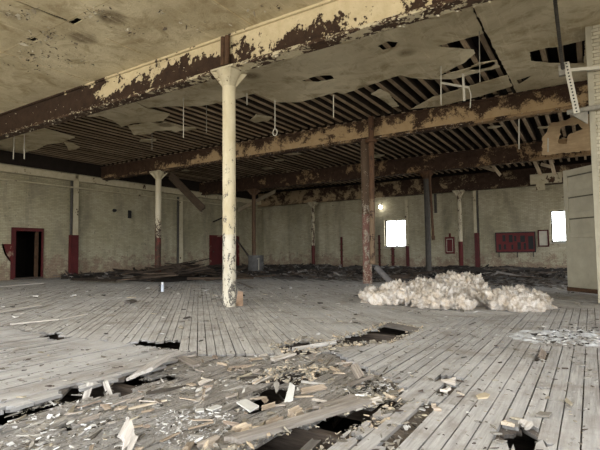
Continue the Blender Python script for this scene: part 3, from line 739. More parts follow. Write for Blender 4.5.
# ------------------------------------------------------------------ left wall openings
y0, y1, z0, z1 = door1
t_ = tag(bpy.data.objects.new('door_1', None), 'open doorway with thick red frame in the left brick wall', None, None, 'structure'); COL.objects.link(t_); t_.location = (XL, y0, 0)
wf = .16; yl = WX(11.5, 240, XL).y-y0; yrr = WX(43, 240, XL).y-y0
m = MB(); m.box((-.42, yl-.02, 0), (.07, 0, z1+.15)); m.box((-.42, y1-y0, 0), (.07, yrr, z1+.15)); m.box((-.42, yl, z1), (.072, yrr, z1+.16)); m.build('door_frame', M['red'], t_)
m = MB(); m.box((-.3, y1-y0-.16, 0), (-.2, y1-y0-.02, z1)); m.build('door_stop', M['rust'], t_)
m = MB(); m.box((-.45, -.05, -.03), (.1, y1-y0+.05, .06)); m.build('door_sill', M['darkwood'], t_)
ya, yb = WX(1.5, 250, XL+.006).y, WX(11.5, 250, XL+.006).y; za, zb, zc = WX(1.5, 244, XL).z, WX(1.5, 254, XL).z, WX(10, 263, XL).z
m = MB(); m.add([(XL+.17, ya, za), (XL+.17, yb, za), (XL+.17, yb, zc), (XL+.17, yb-.3*(yb-ya), zc+.15), (XL+.17, ya+.3*(yb-ya), zb)], [(4, 3, 2, 1, 0)])
m.add([(XL+.0, ya, za), (XL+.0, yb, za), (XL+.0, yb, zc), (XL+.0, yb-.3*(yb-ya), zc+.15), (XL+.0, ya+.3*(yb-ya), zb)], [(4, 3, 2, 1, 0)])
o = m.build('painted_patch', M['redwall'], None, off=(XL, ya, 0)); tag(o, 'scaling patch of red paint on brick left of the open doorway', 'paint patch', kind='thing')
a, b = WX(210.5, 236.5, XL), WX(237.5, 268, XL)
t_ = tag(bpy.data.objects.new('door_2', None), 'closed plain dark red door near the far left corner', None, None, 'structure'); COL.objects.link(t_); t_.location = (XL, a.y, 0)
m = MB(); m.box((.0, 0, 0), (.06, b.y-a.y, a.z)); dl_ = m.build('door_leaf', M['red'], t_)
m = MB(); m.box((0, -.12, 0), (.09, 0, a.z+.1)); m.box((0, b.y-a.y, 0), (.09, b.y-a.y+.12, a.z+.1)); m.box((0, 0, a.z), (.09, b.y-a.y, a.z+.1)); m.build('door_frame', M['redwall'], t_)
m = MB(); m.tube((.06, .2, 1.15), (.14, .2, 1.15), .04); m.build('door_handle', M['iron'], dl_)
# dark fixings on the left wall
for lab, px, py in (('small round black fixing high on the left wall, nearer one', 114, 210.5), ('black drooping bracket high on the left wall, farther one', 129, 212)):
    a = WX(px, py, XL); t_ = thing('wall_mount', lab, 'bracket', tuple(a), None)
    m = MB(); m.tube((0, 0, 0), (.14, 0, 0), .10 if px < 120 else .06, .07); m.build('stub', M['black'], t_)
    if px > 120:
        m = MB(); m.box((.02, -.09, -.35), (.10, .09, .08)); m.build('hanger', M['black'], t_)

# ------------------------------------------------------------------ right side: pier, panel door, conduit
YP = 11.0
xl_ = WY(593.5, 200, YP).x
m = MB(); m.box((xl_+.1, YP, -1.5), (xl_+1.1, YP+.6, 6.0)); tag(m.build('wall_pier', M['brick_p']), 'white painted brick pier at the right edge', kind='structure')
m = MB(); m.box((xl_, YP-.03, 0), (xl_+.1, YP+.5, ZC)); tag(m.build('trim_2', M['panel']), kind='structure')
pA, pB = W(568, 291.5), W(600, 295)
pd = (pB-pA).normalized(); pn = Vector((-pd.y, pd.x, 0)); wd = 1.75
zt_ = WY(562.5, 171, pA.y).z
t_ = thing('panel_door', 'tall dull cream panelled door leaf standing ajar behind the white brick pier', 'door', tuple(pA), None, math.atan2(pd.y, pd.x))
m = MB(); m.box((0, .03, .02), (wd, .1, zt_-.03)); m.build('leaf', M['panel'], t_)
m = MB(); m.box((-.0, .0, .02), (.13, .12, zt_)); m.box((wd-.13, 0, .02), (wd, .12, zt_)); m.build('stile', M['panel'], t_, bevel=.006)
px_m = 39.0
for (ya, yb) in ((171, 177), (192, 198), (213, 219), (234, 238)):
    z1_ = WY(566, ya, pA.y).z; z0_ = WY(566, yb, pA.y).z
    m = MB(); m.box((.13, .0, z0_), (wd-.13, .1, z1_)); m.build('rail', M['panel'], t_, bevel=.006)
    m = MB(); m.box((.13, .02, z0_-.03), (wd-.13, .1, z0_)); m.build('groove', M['groove'], t_)
m = MB(); m.box((.06, -.02, .12), (wd-.05, .05, WY(566, 238, pA.y).z)); m.build('kick_panel', M['panel'], t_, bevel=.015)
m = MB(); m.box((.0, -.03, .02), (wd, .06, .12)); m.build('bottom_rail', M['rust'], t_)
YQ = YP-.25
def Q(px, py, dy=0): return WY(px, py, YQ+dy)
t_ = thing('conduit_drop', 'dark perforated rod dropping from the ceiling to a white bar by the pier', 'conduit', tuple(Q(563, 70)))
o_ = Vector(Q(563, 70))
m = MB(); RT = WY(554.3, -6, 9.0); m.path([RT-o_, Q(563, 71)-o_], .022); m.build('rod', M['iron'], t_)
m = MB()
for q in range(34):
    p = RT.lerp(Q(563, 71), (q+.5)/34)-o_; m.tube(p-Vector((0, 0, .018)), p+Vector((0, 0, .018)), .033, n=10)
tag(m.build('collars', M['iron'], t_), kind='stuff')
t_ = thing('cross_bar', 'white horizontal bar clamped between the rod and the brick pier', 'bar', tuple(Q(562, 71))); o_ = Vector(Q(562, 71))
m = MB(); d = Q(604, 67.5)-o_; m.path([Vector((0, 0, 0)), d], .045, 4); m.build('bar', M['white'], t_)
m = MB(); m.box((-.06, -.06, -.1), (.06, .06, .12)); m.build('clamp', M['galv'], t_)
t_ = thing('hanging_strap', 'slanting perforated steel strap below the white horizontal bar', 'strap', tuple(Q(577, 113, -.06))); o_ = Vector(Q(577, 113, -.06))
a = Q(566, 62, -.06)-o_; e = Vector((.055, 0, 0))
m = MB(); m.add([a-e, a+e, e, -e]+[v+Vector((0, .03, 0)) for v in (a-e, a+e, e, -e)], [(0, 1, 2, 3), (7, 6, 5, 4), (0, 4, 5, 1), (1, 5, 6, 2), (2, 6, 7, 3), (3, 7, 4, 0)]); m.build('strip', M['white'], t_)
m = MB()
for q in range(16):
    p = a*((q+.5)/16)+Vector((0, -.004, 0)); m.tube(p, p+Vector((0, .006, 0)), .018, n=8)
tag(m.build('slots', M['black'], t_), kind='stuff')
t_ = thing('mounted_conduit', 'grey conduit pipe running into the brick pier with a dark bracket', 'conduit', tuple(Q(567, 112.5, .1))); o_ = Vector(Q(567, 112.5, .1))
m = MB(); m.path([Vector((0, 0, 0)), Q(606, 105.5, .1)-o_], .05, 12); m.build('tube', M['galv'], t_, smooth=True)
m = MB(); a, b, c = Q(569, 113, .12)-o_, Q(588, 110, .12)-o_, Q(588, 124, .12)-o_
m.add([a, b, c]+[v+Vector((0, .04, 0)) for v in (a, b, c)], [(0, 1, 2)[::-1], (3, 4, 5), (0, 3, 4, 1)[::-1], (1, 4, 5, 2)[::-1], (2, 5, 3, 0)[::-1]]); m.build('gusset', M['galv'], t_)
# sheathing board catching the light beyond the second beam
a, b = WY(541, 121, ROWS[1]+3.2), WY(592, 150, ROWS[1]+3.2)
t_ = thing('hanging_sheathing', 'bright tan sheathing sheet with a dark torn hole beyond the second beam', 'board', (a.x, ROWS[1]+3.2, b.z))
o = sheet('sheet', [(0, 0), (b.x-a.x, 0), (b.x-a.x, a.z-b.z), (.3, (a.z-b.z)*.9), (0, (a.z-b.z)*.45)], [[(.5, .35), (.75, .3), (.8, .6), (1.25, .75), (1.1, .95), (.6, .9)]], 0, .03, m_wood('tan_sheathing', (.42, .30, .17), (.58, .43, .26), (1.5, 12, 12)), t_, .05, 31)
o.rotation_euler.x = PI/2; o.location = (0, 0, 0)

# ------------------------------------------------------------------ hanging things
def hang(label, px, y0, y1, Y, r, mat, hook=False, px1=None, name='hanging_rod', cat='rod', tub=True):
    a = WY(px, y0, Y); b = WY(px1 or px, y1, Y)
    t = thing(name, label, cat, tuple(b)); m = MB(); m.tube(a-b, (0, 0, 0), r, n=8); m.build('shank', mat, t)
    if hook:
        m = MB(); pts = [(.07*math.sin(2*PI*q/12), 0, -.09+.09*math.cos(2*PI*q/12)) for q in range(13)]; m.path([Vector(p) for p in pts], r*1.1, 6); m.build('loop', mat, t)
    return t
hang('left of two white tubes hanging behind the nearest beam', 14.5, 128, 159, 8.6, .02, M['white'], px1=13.3)
hang('right of two white tubes hanging behind the nearest beam', 24.3, 126, 159, 8.6, .02, M['white'])
hang('thin pale wire hanging left of the cream column, in front of joists', 183.5, 98, 138, 9.2, .012, M['white'])
hang('short wire hanging just left of the cream column', 206.5, 104, 133, 10.5, .012, M['galv'])
hang('rod with looped end hanging right of the cream column', 275, 100, 129, 9.8, .014, M['white'], True)
hang('very short rod under the pale ceiling board edge', 247, 93, 105, 9.4, .014, M['white'])
hang('thin white rod hanging from the ceiling board toward the paired pipes', 333.5, 95, 118, 10.5, .014, M['white'])
hang('cord hanging through the hole beside the board seam', 479, 22, 82, 10.0, .010, M['galv'], px1=480)
hang('pale post dropping from the second beam with a short crosspiece', 519, 119, 149, ROWS[1]+.3, .02, M['white'])
hang('thin rod dropping in front of the lit sheathing', 548, 138, 152, ROWS[1]+1.5, .02, M['white'])
hang('dark rag-like chain hanging before the left wall', 117.5, 157, 189, 16.5, .05, M['black'], px1=118.5)
hang('thin cord hanging from the joists near the stained column', 152, 128, 150, 11.5, .012, M['galv'])
t_ = thing('trapeze_hanger', 'white trapeze hanger of two rods and a crossbar below the torn ceiling', 'hanger', tuple(WY(441, 105, 11.4))); o_ = Vector(t_.location)
q = lambda x, y: WY(x, y, 11.4)-o_
m = MB(); m.tube(q(441, 66), q(441, 105), .016, n=8); m.build('rod', M['white'], t_)
m = MB(); m.tube(q(463, 74), q(464.3, 101), .03, n=8); m.build('rod', M['white'], t_)
m = MB(); m.tube(q(442, 83), q(469, 87.5), .03, n=8); m.build('crossbar', M['white'], t_)
m = MB(); m.path([q(469, 88), q(471, 95), q(470, 108)], .012, 6); m.build('cord', M['white'], t_)

def plank(name, label, cat, p0, p1, w, th, mat, group=None, tint=(1, 1, 1), roll=0, rag=.5, seed=1, n=7):
    """a broken board from p0 to p1 (centre line), splintered ends"""
    p0, p1 = Vector(p0), Vector(p1); d = (p1-p0); L = d.length; d.normalize()
    side = d.cross(Vector((0, 0, 1))); side = side.normalized() if side.length > 1e-3 else Vector((1, 0, 0)); nrm = side.cross(d)
    side = (Matrix.Rotation(roll, 3, d) @ side); nrm = side.cross(d)
    r = random.Random(seed); m = MB(); vs = []
    sl = (r.uniform(-1, 1), r.uniform(-1, 1)); g_ = lambda q: [min(.45*L, w*rag*(.45+.45*sl[q]*(2*k/n-1)*(1 if k % 2 else .8)+r.uniform(0, .28))) for k in range(n+1)]; ea, eb = g_(0), g_(1); c = (p0+p1)/2
    for s in (th/2, -th/2):
        for e0, base in ((ea, -L/2), (eb, L/2)):
            for k in range(n+1):
                vs.append((base+(e0[k] if base < 0 else -e0[k]), w*(k/n-.5), s+r.uniform(-.12, .12)*th))
    M1 = n+1; H = 2*M1; fs = []
    for k in range(n):
        fs += [(k, M1+k, M1+k+1, k+1), (H+k, H+k+1, H+M1+k+1, H+M1+k), (k, k+1, H+k+1, H+k), (M1+k, H+M1+k, H+M1+k+1, M1+k+1)]
    fs += [(0, H, H+M1, M1), (n, M1+n, H+M1+n, H+n)]
    m.add(vs, fs, tint)
    o = m.build(name, mat); s2 = nrm.cross(d)
    o.matrix_world = Matrix(((d.x, s2.x, nrm.x, c.x), (d.y, s2.y, nrm.y, c.y), (d.z, s2.z, nrm.z, c.z), (0, 0, 0, 1)))
    return tag(o, label, cat, group, 'thing')
plank('hanging_timber', 'brown timber hanging down slantwise from the second beam by the stained column', 'board', WY(167, 172, 14.9), WY(207, 213, 14.9), .34, .06, M['darkwood'], tint=(.75, .66, .52), roll=1.2, rag=1.4, seed=3)
plank('hanging_timber', 'pale timber sloping under the third beam by the dark rust column', 'board', WY(237, 211, 23.5), WY(276, 191, 23.5), .26, .06, M['wood'], tint=(.45, .4, .3), roll=1.2, seed=4)
plank('hanging_timber', 'thin dark timber propped between the corner door and the drum', 'board', WY(236.5, 239, 20.3), WY(249.5, 257.5, 20.3), .09, .06, M['darkwood'], tint=(.5, .5, .5), seed=5)
plank('hanging_timber', 'bent splinter of timber dangling before the far left corner', 'board', WY(213, 222, 19), WY(223, 217.5, 19), .1, .05, M['darkwood'], tint=(.5, .5, .5), seed=6)
for k_, (x0_, y0_, x1_, y1_, Y_) in enumerate(((492, 165, 501, 176, 26.5), (480, 166, 496, 171, 26.6), (533, 158, 541, 176, 25.6), (550, 158, 555, 176, 25.6), (540, 164, 552, 167, 25.5))):
    plank('hanging_lath', ('pale lath dropping from the far bay left of the lit boxes', 'pale lath lying flat under the far bay joists', 'left pale upright of the broken frame above the right window', 'right pale upright of the broken frame above the right window', 'pale crosspiece of the broken frame above the right window')[k_], 'lath', WY(x0_, y0_, Y_), WY(x1_, y1_, Y_), .16, .05, M['wood'], tint=(.75, .66, .5), roll=1.3, seed=40+k_)

# drum
c = W(256, 273.5); 
t_ = thing('steel_drum', 'grey open steel drum at the foot of the dark rust column', 'drum', (c.x, c.y, 0)); rd = .40
m = MB(); m.lathe([(rd*.98, 0), (rd, .03), (rd*.985, .3), (rd*1.02, .32), (rd*.985, .34), (rd*.985, .62), (rd*1.02, .64), (rd*.985, .66), (rd, .93), (rd*.93, .93), (rd*.93, .1)], n=28); m.build('shell', m_plain('dull_drum_grey', (.085, .082, .078), .7, .4, 5), t_, smooth=True)
m = MB(); m.tube((rd*.8, -.3, .75), (rd*1.2, -.35, .78), .03); m.tube((rd*1.15, -.36, .2), (rd*1.15, -.36, .8), .025); m.build('side_handle', M['galv'], t_)

# ------------------------------------------------------------------ wool heaps
def heap(label, blobs, seed, amp=.07, vox=.02, tufts=3000, zs=.66):
    bm = bmesh.new()
    for (x, y, z, rx, ry, rz) in blobs:
        mt = Matrix.Translation((x, y, z*zs)) @ Matrix.Diagonal((rx*.92, ry*.92, rz*zs, 1))
        bmesh.ops.create_icosphere(bm, subdivisions=4, radius=1, matrix=mt)
    me = bpy.data.meshes.new('tmp'); bm.to_mesh(me); bm.free()
    tmp = bpy.data.objects.new('tmp', me); COL.objects.link(tmp)
    rm = tmp.modifiers.new('r', 'REMESH'); rm.mode = 'VOXEL'; rm.voxel_size = vox
    out = bpy.data.meshes.new_from_object(tmp.evaluated_get(bpy.context.evaluated_depsgraph_get()))
    bpy.data.objects.remove(tmp)
    cx = sum(b[0] for b in blobs)/len(blobs); cy = sum(b[1] for b in blobs)/len(blobs)
    nz = noise.noise; pts = []
    for v in out.vertices:
        p = v.co; nn = v.normal; q = p+Vector((seed*3.1, seed*1.7, 0))
        wv = Vector((nz(q*5+Vector((9, 0, 0))), nz(q*5+Vector((0, 9, 0))), nz(q*5+Vector((0, 0, 9)))))
        q2 = q+wv*.12
        a = 1-abs(nz(q2*3.6))*2.2; b = 1-abs(nz(q2*8.5+Vector((5, 2, 1))))*2.2; c = 1-abs(nz(q2*19))*2.2; d_ = nz(q*45)
        n_ = p+nn*(amp*(.95*a+1.15*b+.9*c+.5*d_)-amp*1.0)+wv*amp*.9
        if n_.z < -.02: n_.z = -.02
        pts.append((n_-Vector((cx, cy, 0)), nn.copy()))
    mb = MB(); mb.add([p for p, _ in pts], [tuple(pl.vertices) for pl in out.polygons])
    r = random.Random(seed)
    for _ in range(tufts):                                      # loose curls of fibre standing off the surface
        p, nn = r.choice(pts)
        if p.z < 0: continue
        t_ = Vector((r.gauss(0, 1), r.gauss(0, 1), r.gauss(0, .6))); t_ = (t_-nn*t_.dot(nn)).normalized(); b_ = nn.cross(t_)
        L = r.uniform(.02, .07); w_ = L*r.uniform(.18, .5); h = r.uniform(.0, .02)
        vs = []
        for k in range(4):
            u = k/3; c_ = p+t_*(L*(u-.5))+nn*(h*math.sin(u*PI*r.uniform(.6, 1.1))+.003); ww = w_*(.35+math.sin(PI*u)*.65)
            vs += [c_-b_*ww*.5+nn*r.uniform(-.005, .006), c_+b_*ww*.5+nn*r.uniform(-.006, .012)]
        mb.add(vs, [(2*k, 2*k+1, 2*k+3, 2*k+2) for k in range(3)])
    bpy.data.meshes.remove(out)
    o = mb.build('wool_heap', M['wool']); o.location = (cx, cy, 0)
    o.data.polygons.foreach_set('use_smooth', [True]*len(o.data.polygons))
    return tag(o, label, 'wool heap', 'heaps of cream wool wadding', 'thing')
def wb(px, py, z, rx, ry, rz, back=0):
    p = W(px, py); return (p.x-back*.537*.0, p.y+back, z, rx, ry, rz)
heap('small cream wool heap nearest the leaning grey pipe', [wb(372, 302, .12, .2, .25, .20), wb(382, 303, .08, .25, .25, .15), wb(393, 303, .07, .22, .22, .12), wb(370, 300, .25, .12, .16, .12)], 1, .065, tufts=700)
heap('largest cream wool heap, mounded in the middle', [wb(400, 302, .24, .36, .4, .28), wb(415, 303, .25, .42, .45, .26), wb(440, 304, .22, .5, .5, .28), wb(432, 306, .15, .42, .35, .18), wb(462, 301, .36, .45, .5, .36), wb(456, 296, .3, .5, .5, .36), wb(478, 303, .2, .28, .4, .26), wb(450, 307, .12, .4, .3, .15), wb(425, 298, .3, .4, .4, .24)], 2, .09, tufts=2600)
heap('low cream wool heap on the bare boards nearest the white brick pier', [wb(492, 302, .1, .3, .3, .15), wb(508, 308, .17, .34, .36, .22), wb(525, 310, .15, .3, .3, .18), wb(538, 308, .13, .26, .28, .16), wb(515, 302, .22, .25, .3, .18)], 3, .075, tufts=1200)

# ------------------------------------------------------------------ litter
PAL_NEAR = ((.33, .26, .19), (.46, .36, .25), (.25, .20, .15), (.15, .12, .095), (.32, .285, .25), (.58, .56, .52), (.38, .345, .31), (.09, .072, .06), (.27, .235, .20), (.22, .185, .155), (.34, .29, .24))
PAL_NEAR = tuple(((a*.6+b*.4)*1.0, (b*.8+a*.2)*.98, (c*.6+b*.4)*.96) for a, b, c in PAL_NEAR)
PAL_WHITE = ((.72, .71, .69), (.64, .63, .61), (.50, .49, .47))
PAL_DARK = ((.03, .025, .02), (.06, .045, .035), (.09, .07, .055), (.14, .12, .10), (.02, .017, .015), (.24, .22, .20))
def litter(name, label, zone, per, sz, pal, seed, dens=None, z=0.0, cap=9000, tilt=.25, lift=.01, mat='chip', thk=.12, along=None, slim=(.15, .8)):
    r = random.Random(seed); mb = MB()
    area = abs(sum(zone.p[i][0]*zone.p[(i+1) % len(zone.p)][1]-zone.p[(i+1) % len(zone.p)][0]*zone.p[i][1] for i in range(len(zone.p))))/2
    for _ in range(min(cap, int(area*per))):
        x, y = zone.rnd(r)
        if in_hole(x, y) or (zone is MESS and n2(8, x*1.7, y*.9) > .36) or (dens and r.random() > dens(x, y)): continue
        L = sz*r.lognormvariate(0, .55); w = L*r.uniform(*slim); th = max(.0025, L*thk*r.uniform(.5, 1.2))
        k = r.uniform(.75, 1.2); c = r.choice(pal); chip(mb, x, y, z+lift*r.random()+th/2, L, w, th, r, (c[0]*k, c[1]*k, c[2]*k), tilt, along)
    if mb.v: return tag(mb.build(name, M[mat]), label, 'litter', None, 'stuff')
clump = lambda x, y: .55+.45*max(0, min(1, .5+1.6*n2(6, x*1.5, y*1.5)))
litter('splinter_litter', 'tan and grey wood splinters covering the broken floor in front', MESS, 2600, .021, PAL_NEAR, 1, clump, z=-.062, cap=40000, lift=.02)
litter('lath_litter', 'long thin splinters lying along the rotten boards', MESS, 330, .075, PAL_NEAR+((.06, .05, .04),)*4, 7, clump, z=-.058, along=PI/2, slim=(.08, .22), thk=.07, tilt=.12)
litter('coarse_litter', 'larger broken flakes of flooring among the splinters', MESS, 45, .05, PAL_NEAR[:1]+PAL_NEAR[2:5]+PAL_NEAR[6:], 2, clump, z=-.052, tilt=.35, thk=.08)
litter('plaster_crumbs', 'white plaster crumbs scattered in a patch on the broken floor', Zone(FP((150, 420), (170, 405), (215, 402), (235, 412), (225, 428), (190, 440), (160, 437))), 1500, .013, PAL_WHITE, 3, z=-.038)
litter('plaster_flecks', 'white plaster flecks over the front left floor', Zone(FP((-20, 440), (0, 395), (100, 392), (130, 405), (120, 450), (-20, 470))), 170, .025, PAL_WHITE, 4, z=-.038)
for i, mz in enumerate(MISSING):
    litter('gap_litter', ('splinters lying in the torn-out board strip on the right', 'splinters lying in the shallow pit behind the front hole', 'splinters in a short board gap', 'white crumbs over the plaster crust', 'splinters in a small gap')[i], mz, 650, .035 if i != 3 else .05, PAL_NEAR+PAL_WHITE if i != 3 else PAL_WHITE+((.3, .28, .26), (.1, .09, .08)), 10+i, z=-.022)
litter('board_litter', 'sparse splinters and paint flakes on the pale boards', Zone(FP((0, 345), (280, 352), (430, 326), (600, 320), (640, 470), (330, 470), (402, 395), (330, 352), (185, 353), (0, 405))), 85, .028, PAL_NEAR+((.08, .06, .05),)*3, 20, z=0.002, tilt=.12)
litter('middle_litter', 'small flakes scattered over the diagonal boards', Zone(FP((-30, 300), (0, 287), (200, 284), (560, 284), (600, 300), (560, 312), (430, 322), (280, 346), (100, 338), (-30, 325))), 9, .06, PAL_NEAR+PAL_WHITE+((.07, .06, .05),)*4, 21, z=-.02, tilt=.15)
for i, h in enumerate((HOLES[0], HOLES[2], HOLES[1])):     # crumbled rims
    r = random.Random(60+i); mb = MB(); n = len(h.p)
    for e_ in range(n):
        a, b = Vector(h.p[e_]), Vector(h.p[(e_+1) % n]); L = (b-a).length
        for _ in range(int(L*150)):
            p = a.lerp(b, r.random())+Vector((r.gauss(0, .05), r.gauss(0, .05)))
            l_ = .036*r.lognormvariate(0, .5); c = r.choice(PAL_NEAR[:5]+((.46, .37, .26), (.52, .43, .32))); chip(mb, p.x, p.y, r.uniform(-.03, .012), l_, l_*r.uniform(.2, .6), l_*.15, r, c, .4)
    tag(mb.build('rim_splinters', M['chip']), ('crumbled tan rim of splinters around the large front hole', 'crumbled rim of splinters around the middle hole', 'crumbled rim around the narrow slot')[i], 'litter', None, 'stuff')
# rubble inside the holes
hb = MB(); r = random.Random(77)
for h in HOLES[:4]:
    for _ in range(160):
        x, y = h.rnd(r); l_ = r.uniform(.05, .22); c = r.choice(PAL_DARK); chip(hb, x, y, r.uniform(-.95, -.28), l_, l_*.4, .02, r, c, .6)
tag(hb.build('hole_rubble', M['chip']), 'broken laths lying down in the floor holes', 'litter', None, 'stuff')

# low mounds of black rubble against the end wall and the left corner
def mound(name, label, x0, x1, y0, y1, h, seed, mat, step=.16):
    nx = int((x1-x0)/step); ny = int((y1-y0)/step); mb = MB(); vs = []
    for j in range(ny+1):
        for i in range(nx+1):
            x = x0+(x1-x0)*i/nx; y = y0+(y1-y0)*j/ny; e = min(1, min(i, nx-i)/5, min(j, ny-j)/5)
            z = h*e*(.35+.9*max(0, .5+n2(seed, x*.7, y*.7))*(.6+.8*abs(n2(seed+1, x*3, y*3))))+.05*e*n2(seed+2, x*6, y*6)
            vs.append((x, y, z-.045))
    fs = [(j*(nx+1)+i, j*(nx+1)+i+1, (j+1)*(nx+1)+i+1, (j+1)*(nx+1)+i) for j in range(ny) for i in range(nx)]
    mb.add(vs, fs); return tag(mb.build(name, mat), label, 'rubble', None, 'stuff')
M['rubble'] = m_plain('charred_rubble', (.05, .042, .036), 1, .6, 6, bump=1.0)
def mound(name, label, x0, x1, y0, y1, h, seed, zone, per, sz, lift, step=.16):
    nx = int((x1-x0)/step); ny = int((y1-y0)/step); mb = MB(); vs = []
    for j in range(ny+1):
        for i in range(nx+1):
            x = x0+(x1-x0)*i/nx; y = y0+(y1-y0)*j/ny; e = min(1, min(i, nx-i)/5, min(j, ny-j)/5)
            z = h*e*(.35+.9*max(0, .5+n2(seed, x*.7, y*.7))*(.6+.8*abs(n2(seed+1, x*3, y*3))))+.05*e*n2(seed+2, x*6, y*6)
            vs.append((x, y, z-.045))
    fs = [(j*(nx+1)+i, j*(nx+1)+i+1, (j+1)*(nx+1)+i+1, (j+1)*(nx+1)+i) for j in range(ny) for i in range(nx)]
    mb.add(vs, fs); mb.slot = 1; r = random.Random(seed); zn = Zone(zone)
    area = (zn.x1-zn.x0)*(zn.y1-zn.y0)*.7
    for _ in range(int(area*per)):
        x, y = zn.rnd(r); L = sz*r.lognormvariate(0, .55); c = r.choice(PAL_DARK); k = r.uniform(.75, 1.2)
        chip(mb, x, y, .01+lift*r.random()**2, L, L*r.uniform(.12, .6), max(.006, L*.06), r, (c[0]*k, c[1]*k, c[2]*k), .3)
    return tag(mb.build(name, [M['rubble'], M['chip']]), label, 'rubble', None, 'stuff')
mound('rubble_bank', 'black rubble and broken laths banked along the dim end wall', -13.4, 4.5, 21.4, 28.0, .2, 3, [(-13, 18.2), (-6, 17.9), (3.5, 18.8), (4.5, 27.5), (-13, 27.5)], 26, .2, .14)
mound('timber_rubble', 'dark rubble and laths under the timber pile by the left wall', XL+.4, -13.6, 12.0, 27.6, .26, 7, [(XL+.5, 12.0), (-18, 11.2), (-13.6, 14.2), (-13.5, 27), (XL+.5, 27)], 26, .22, .22)
litter('far_litter', 'thin dark flakes over the grey floor before the black rubble', Zone([(-13, 16.6), (-7, 15.2), (1.5, 14.6), (3.5, 18.6), (-6, 18.2), (-13, 18.6)]), 22, .17, PAL_DARK, 33, z=-.02, tilt=.12, lift=.05, thk=.06)
# fallen boards of the left pile, each one
r = random.Random(9)
for i in range(90):
    px = r.triangular(82, 262, 175); 
    u = r.random(); Yc = 11.6+u*9; p = W(px, 283-u*12)
    if p.x < XL+.9: p.x = XL+.9+r.random()
    L = r.uniform(.7, 2.6); a = r.uniform(0, PI); a = a if r.random() < .5 else r.gauss(.35, .4); d = Vector((math.cos(a), math.sin(a), r.uniform(-.12, .2)))*(L/2)
    hz = .05+.34*math.exp(-((px-178)/32)**2)*r.uniform(.3, 1)+r.uniform(0, .07); c = Vector((p.x, p.y, hz+abs(d.z)*.6)); k = r.uniform(.35, 1.2)
    c.x = max(c.x, XL+.2+abs(d.x))
    plank('fallen_board', 'dark broken board lying in the long timber pile by the left wall', 'board', c-d, c+d, r.uniform(.08, .2), r.uniform(.02, .05), M['darkwood'], 'fallen boards in the left pile', (k, k*.92, k*.82), r.uniform(-.6, .6), .8, i, 4)
for i in range(40):
    px = r.uniform(285, 560); p = W(px, r.uniform(269.5, 282)); L = r.uniform(.5, 1.8); a = r.uniform(0, PI); d = Vector((math.cos(a), math.sin(a), r.uniform(-.08, .12)))*(L/2); k = r.uniform(.4, 1.4)
    p.y = min(p.y, 27.6)
    c = Vector((p.x, p.y, .10+abs(d.z))); c.y = min(c.y, 28.0-abs(d.y))
    plank('charred_board', 'blackened board scrap on the dim far floor before the end wall', 'board', c-d, c+d, r.uniform(.07, .16), .03, M['darkwood'], 'blackened boards on the far floor', (k, k*.95, k*.9), r.uniform(-.3, .3), .8, 200+i, 4)
# near pieces, each with its own place
def fl_plank(label, x0, y0, x1, y1, w, th, tint, z0=None, z1=None, roll=0, rag=.8, seed=1, name='loose_board', group=None, mat='wood'):
    z0 = th/2+.004 if z0 is None else z0; z1 = z0 if z1 is None else z1
    g_ = sum(tint)/3; tint = tuple((q*.5+g_*.5)*.95 for q in tint)
    a = W(x0, y0); b = W(x1, y1); dz = .04 if MESS.has((a.x+b.x)/2, (a.y+b.y)/2) else 0; a.z = z0-dz; b.z = z1-dz
    return plank(name, label, 'board', a, b, w, th, M[mat], group, tint, roll, rag, seed)
GREY, TAN, BRN = (.62, .60, .57), (.62, .54, .44), (.40, .34, .29)
fl_plank('long grey board bridging the rear edge of the large front hole', 225, 446, 372, 402, .075, .03, (.40, .37, .33), .02, .02, .1, 1.2, 1)
fl_plank('grey board slanting down into the large front hole', 268, 456, 318, 424, .05, .035, (.22, .21, .2), -.16, -.1, .3, .8, 2)
fl_plank('wide pale board lying behind the large front hole', 316, 409, 363, 393, .13, .025, (.42, .38, .34), .03, .02, 0, .8, 3)
fl_plank('dark edged board with a white side beside the front hole', 352, 407, 382, 398, .05, .035, (.75, .72, .66), .03, .03, 0, .5, 4)
fl_plank('stub of brown timber tipped up beside the shallow pit', 353, 377, 362, 379.5, .06, .045, (.40, .34, .27), .16, .04, .4, .5, 5, 'timber_stub')
fl_plank('dark curved board at the lip of the shallow pit', 345, 385, 372, 378, .09, .025, (.25, .21, .17), .03, .05, -.4, .8, 6)
fl_plank('tan splintered board end along the left rim of the front hole', 190, 447, 232, 431, .10, .022, TAN, .0, .02, .2, 2, 7)
fl_plank('yellow tan splinter standing along the rim farther up', 228, 433, 262, 421, .08, .03, (.8, .62, .38), .02, .03, .5, 2, 8)
fl_plank('brown broken board end at the rim by the black slot', 258, 424, 290, 413, .09, .03, (.55, .42, .27), .02, .03, -.3, 2, 9)
fl_plank('short tan block at the rim of the front hole', 287, 416, 305, 409, .07, .045, (.62, .48, .3), .03, .04, .2, 1, 10)
fl_plank('narrow grey board on the broken floor beside the short diagonal hole', 178, 354, 199, 364, .10, .025, (.4, .35, .3), None, None, 0, .7, 11)
fl_plank('pale thin lath on the broken floor, front left', 127, 405, 168, 396, .022, .012, (.85, .72, .5), None, None, 0, 1, 12)
fl_plank('brown flat board shard near the row of holes', 94, 404, 119, 402, .09, .016, (.58, .44, .29), None, None, 0, 1.4, 13)
fl_plank('small tan board shard touching the brown one', 115, 407, 127, 401, .05, .014, (.7, .56, .38), None, None, 0, 1.4, 14)
fl_plank('white painted board leaning out of the floor at front left', 116, 453, 138, 431, .11, .03, (.80, .80, .79), .0, .13, .5, 1.6, 15)
fl_plank('white slab tipped in the row of holes, nearer one', 84, 391, 91, 384, .05, .025, (.68, .69, .70), -.06, .06, .3, .8, 16)
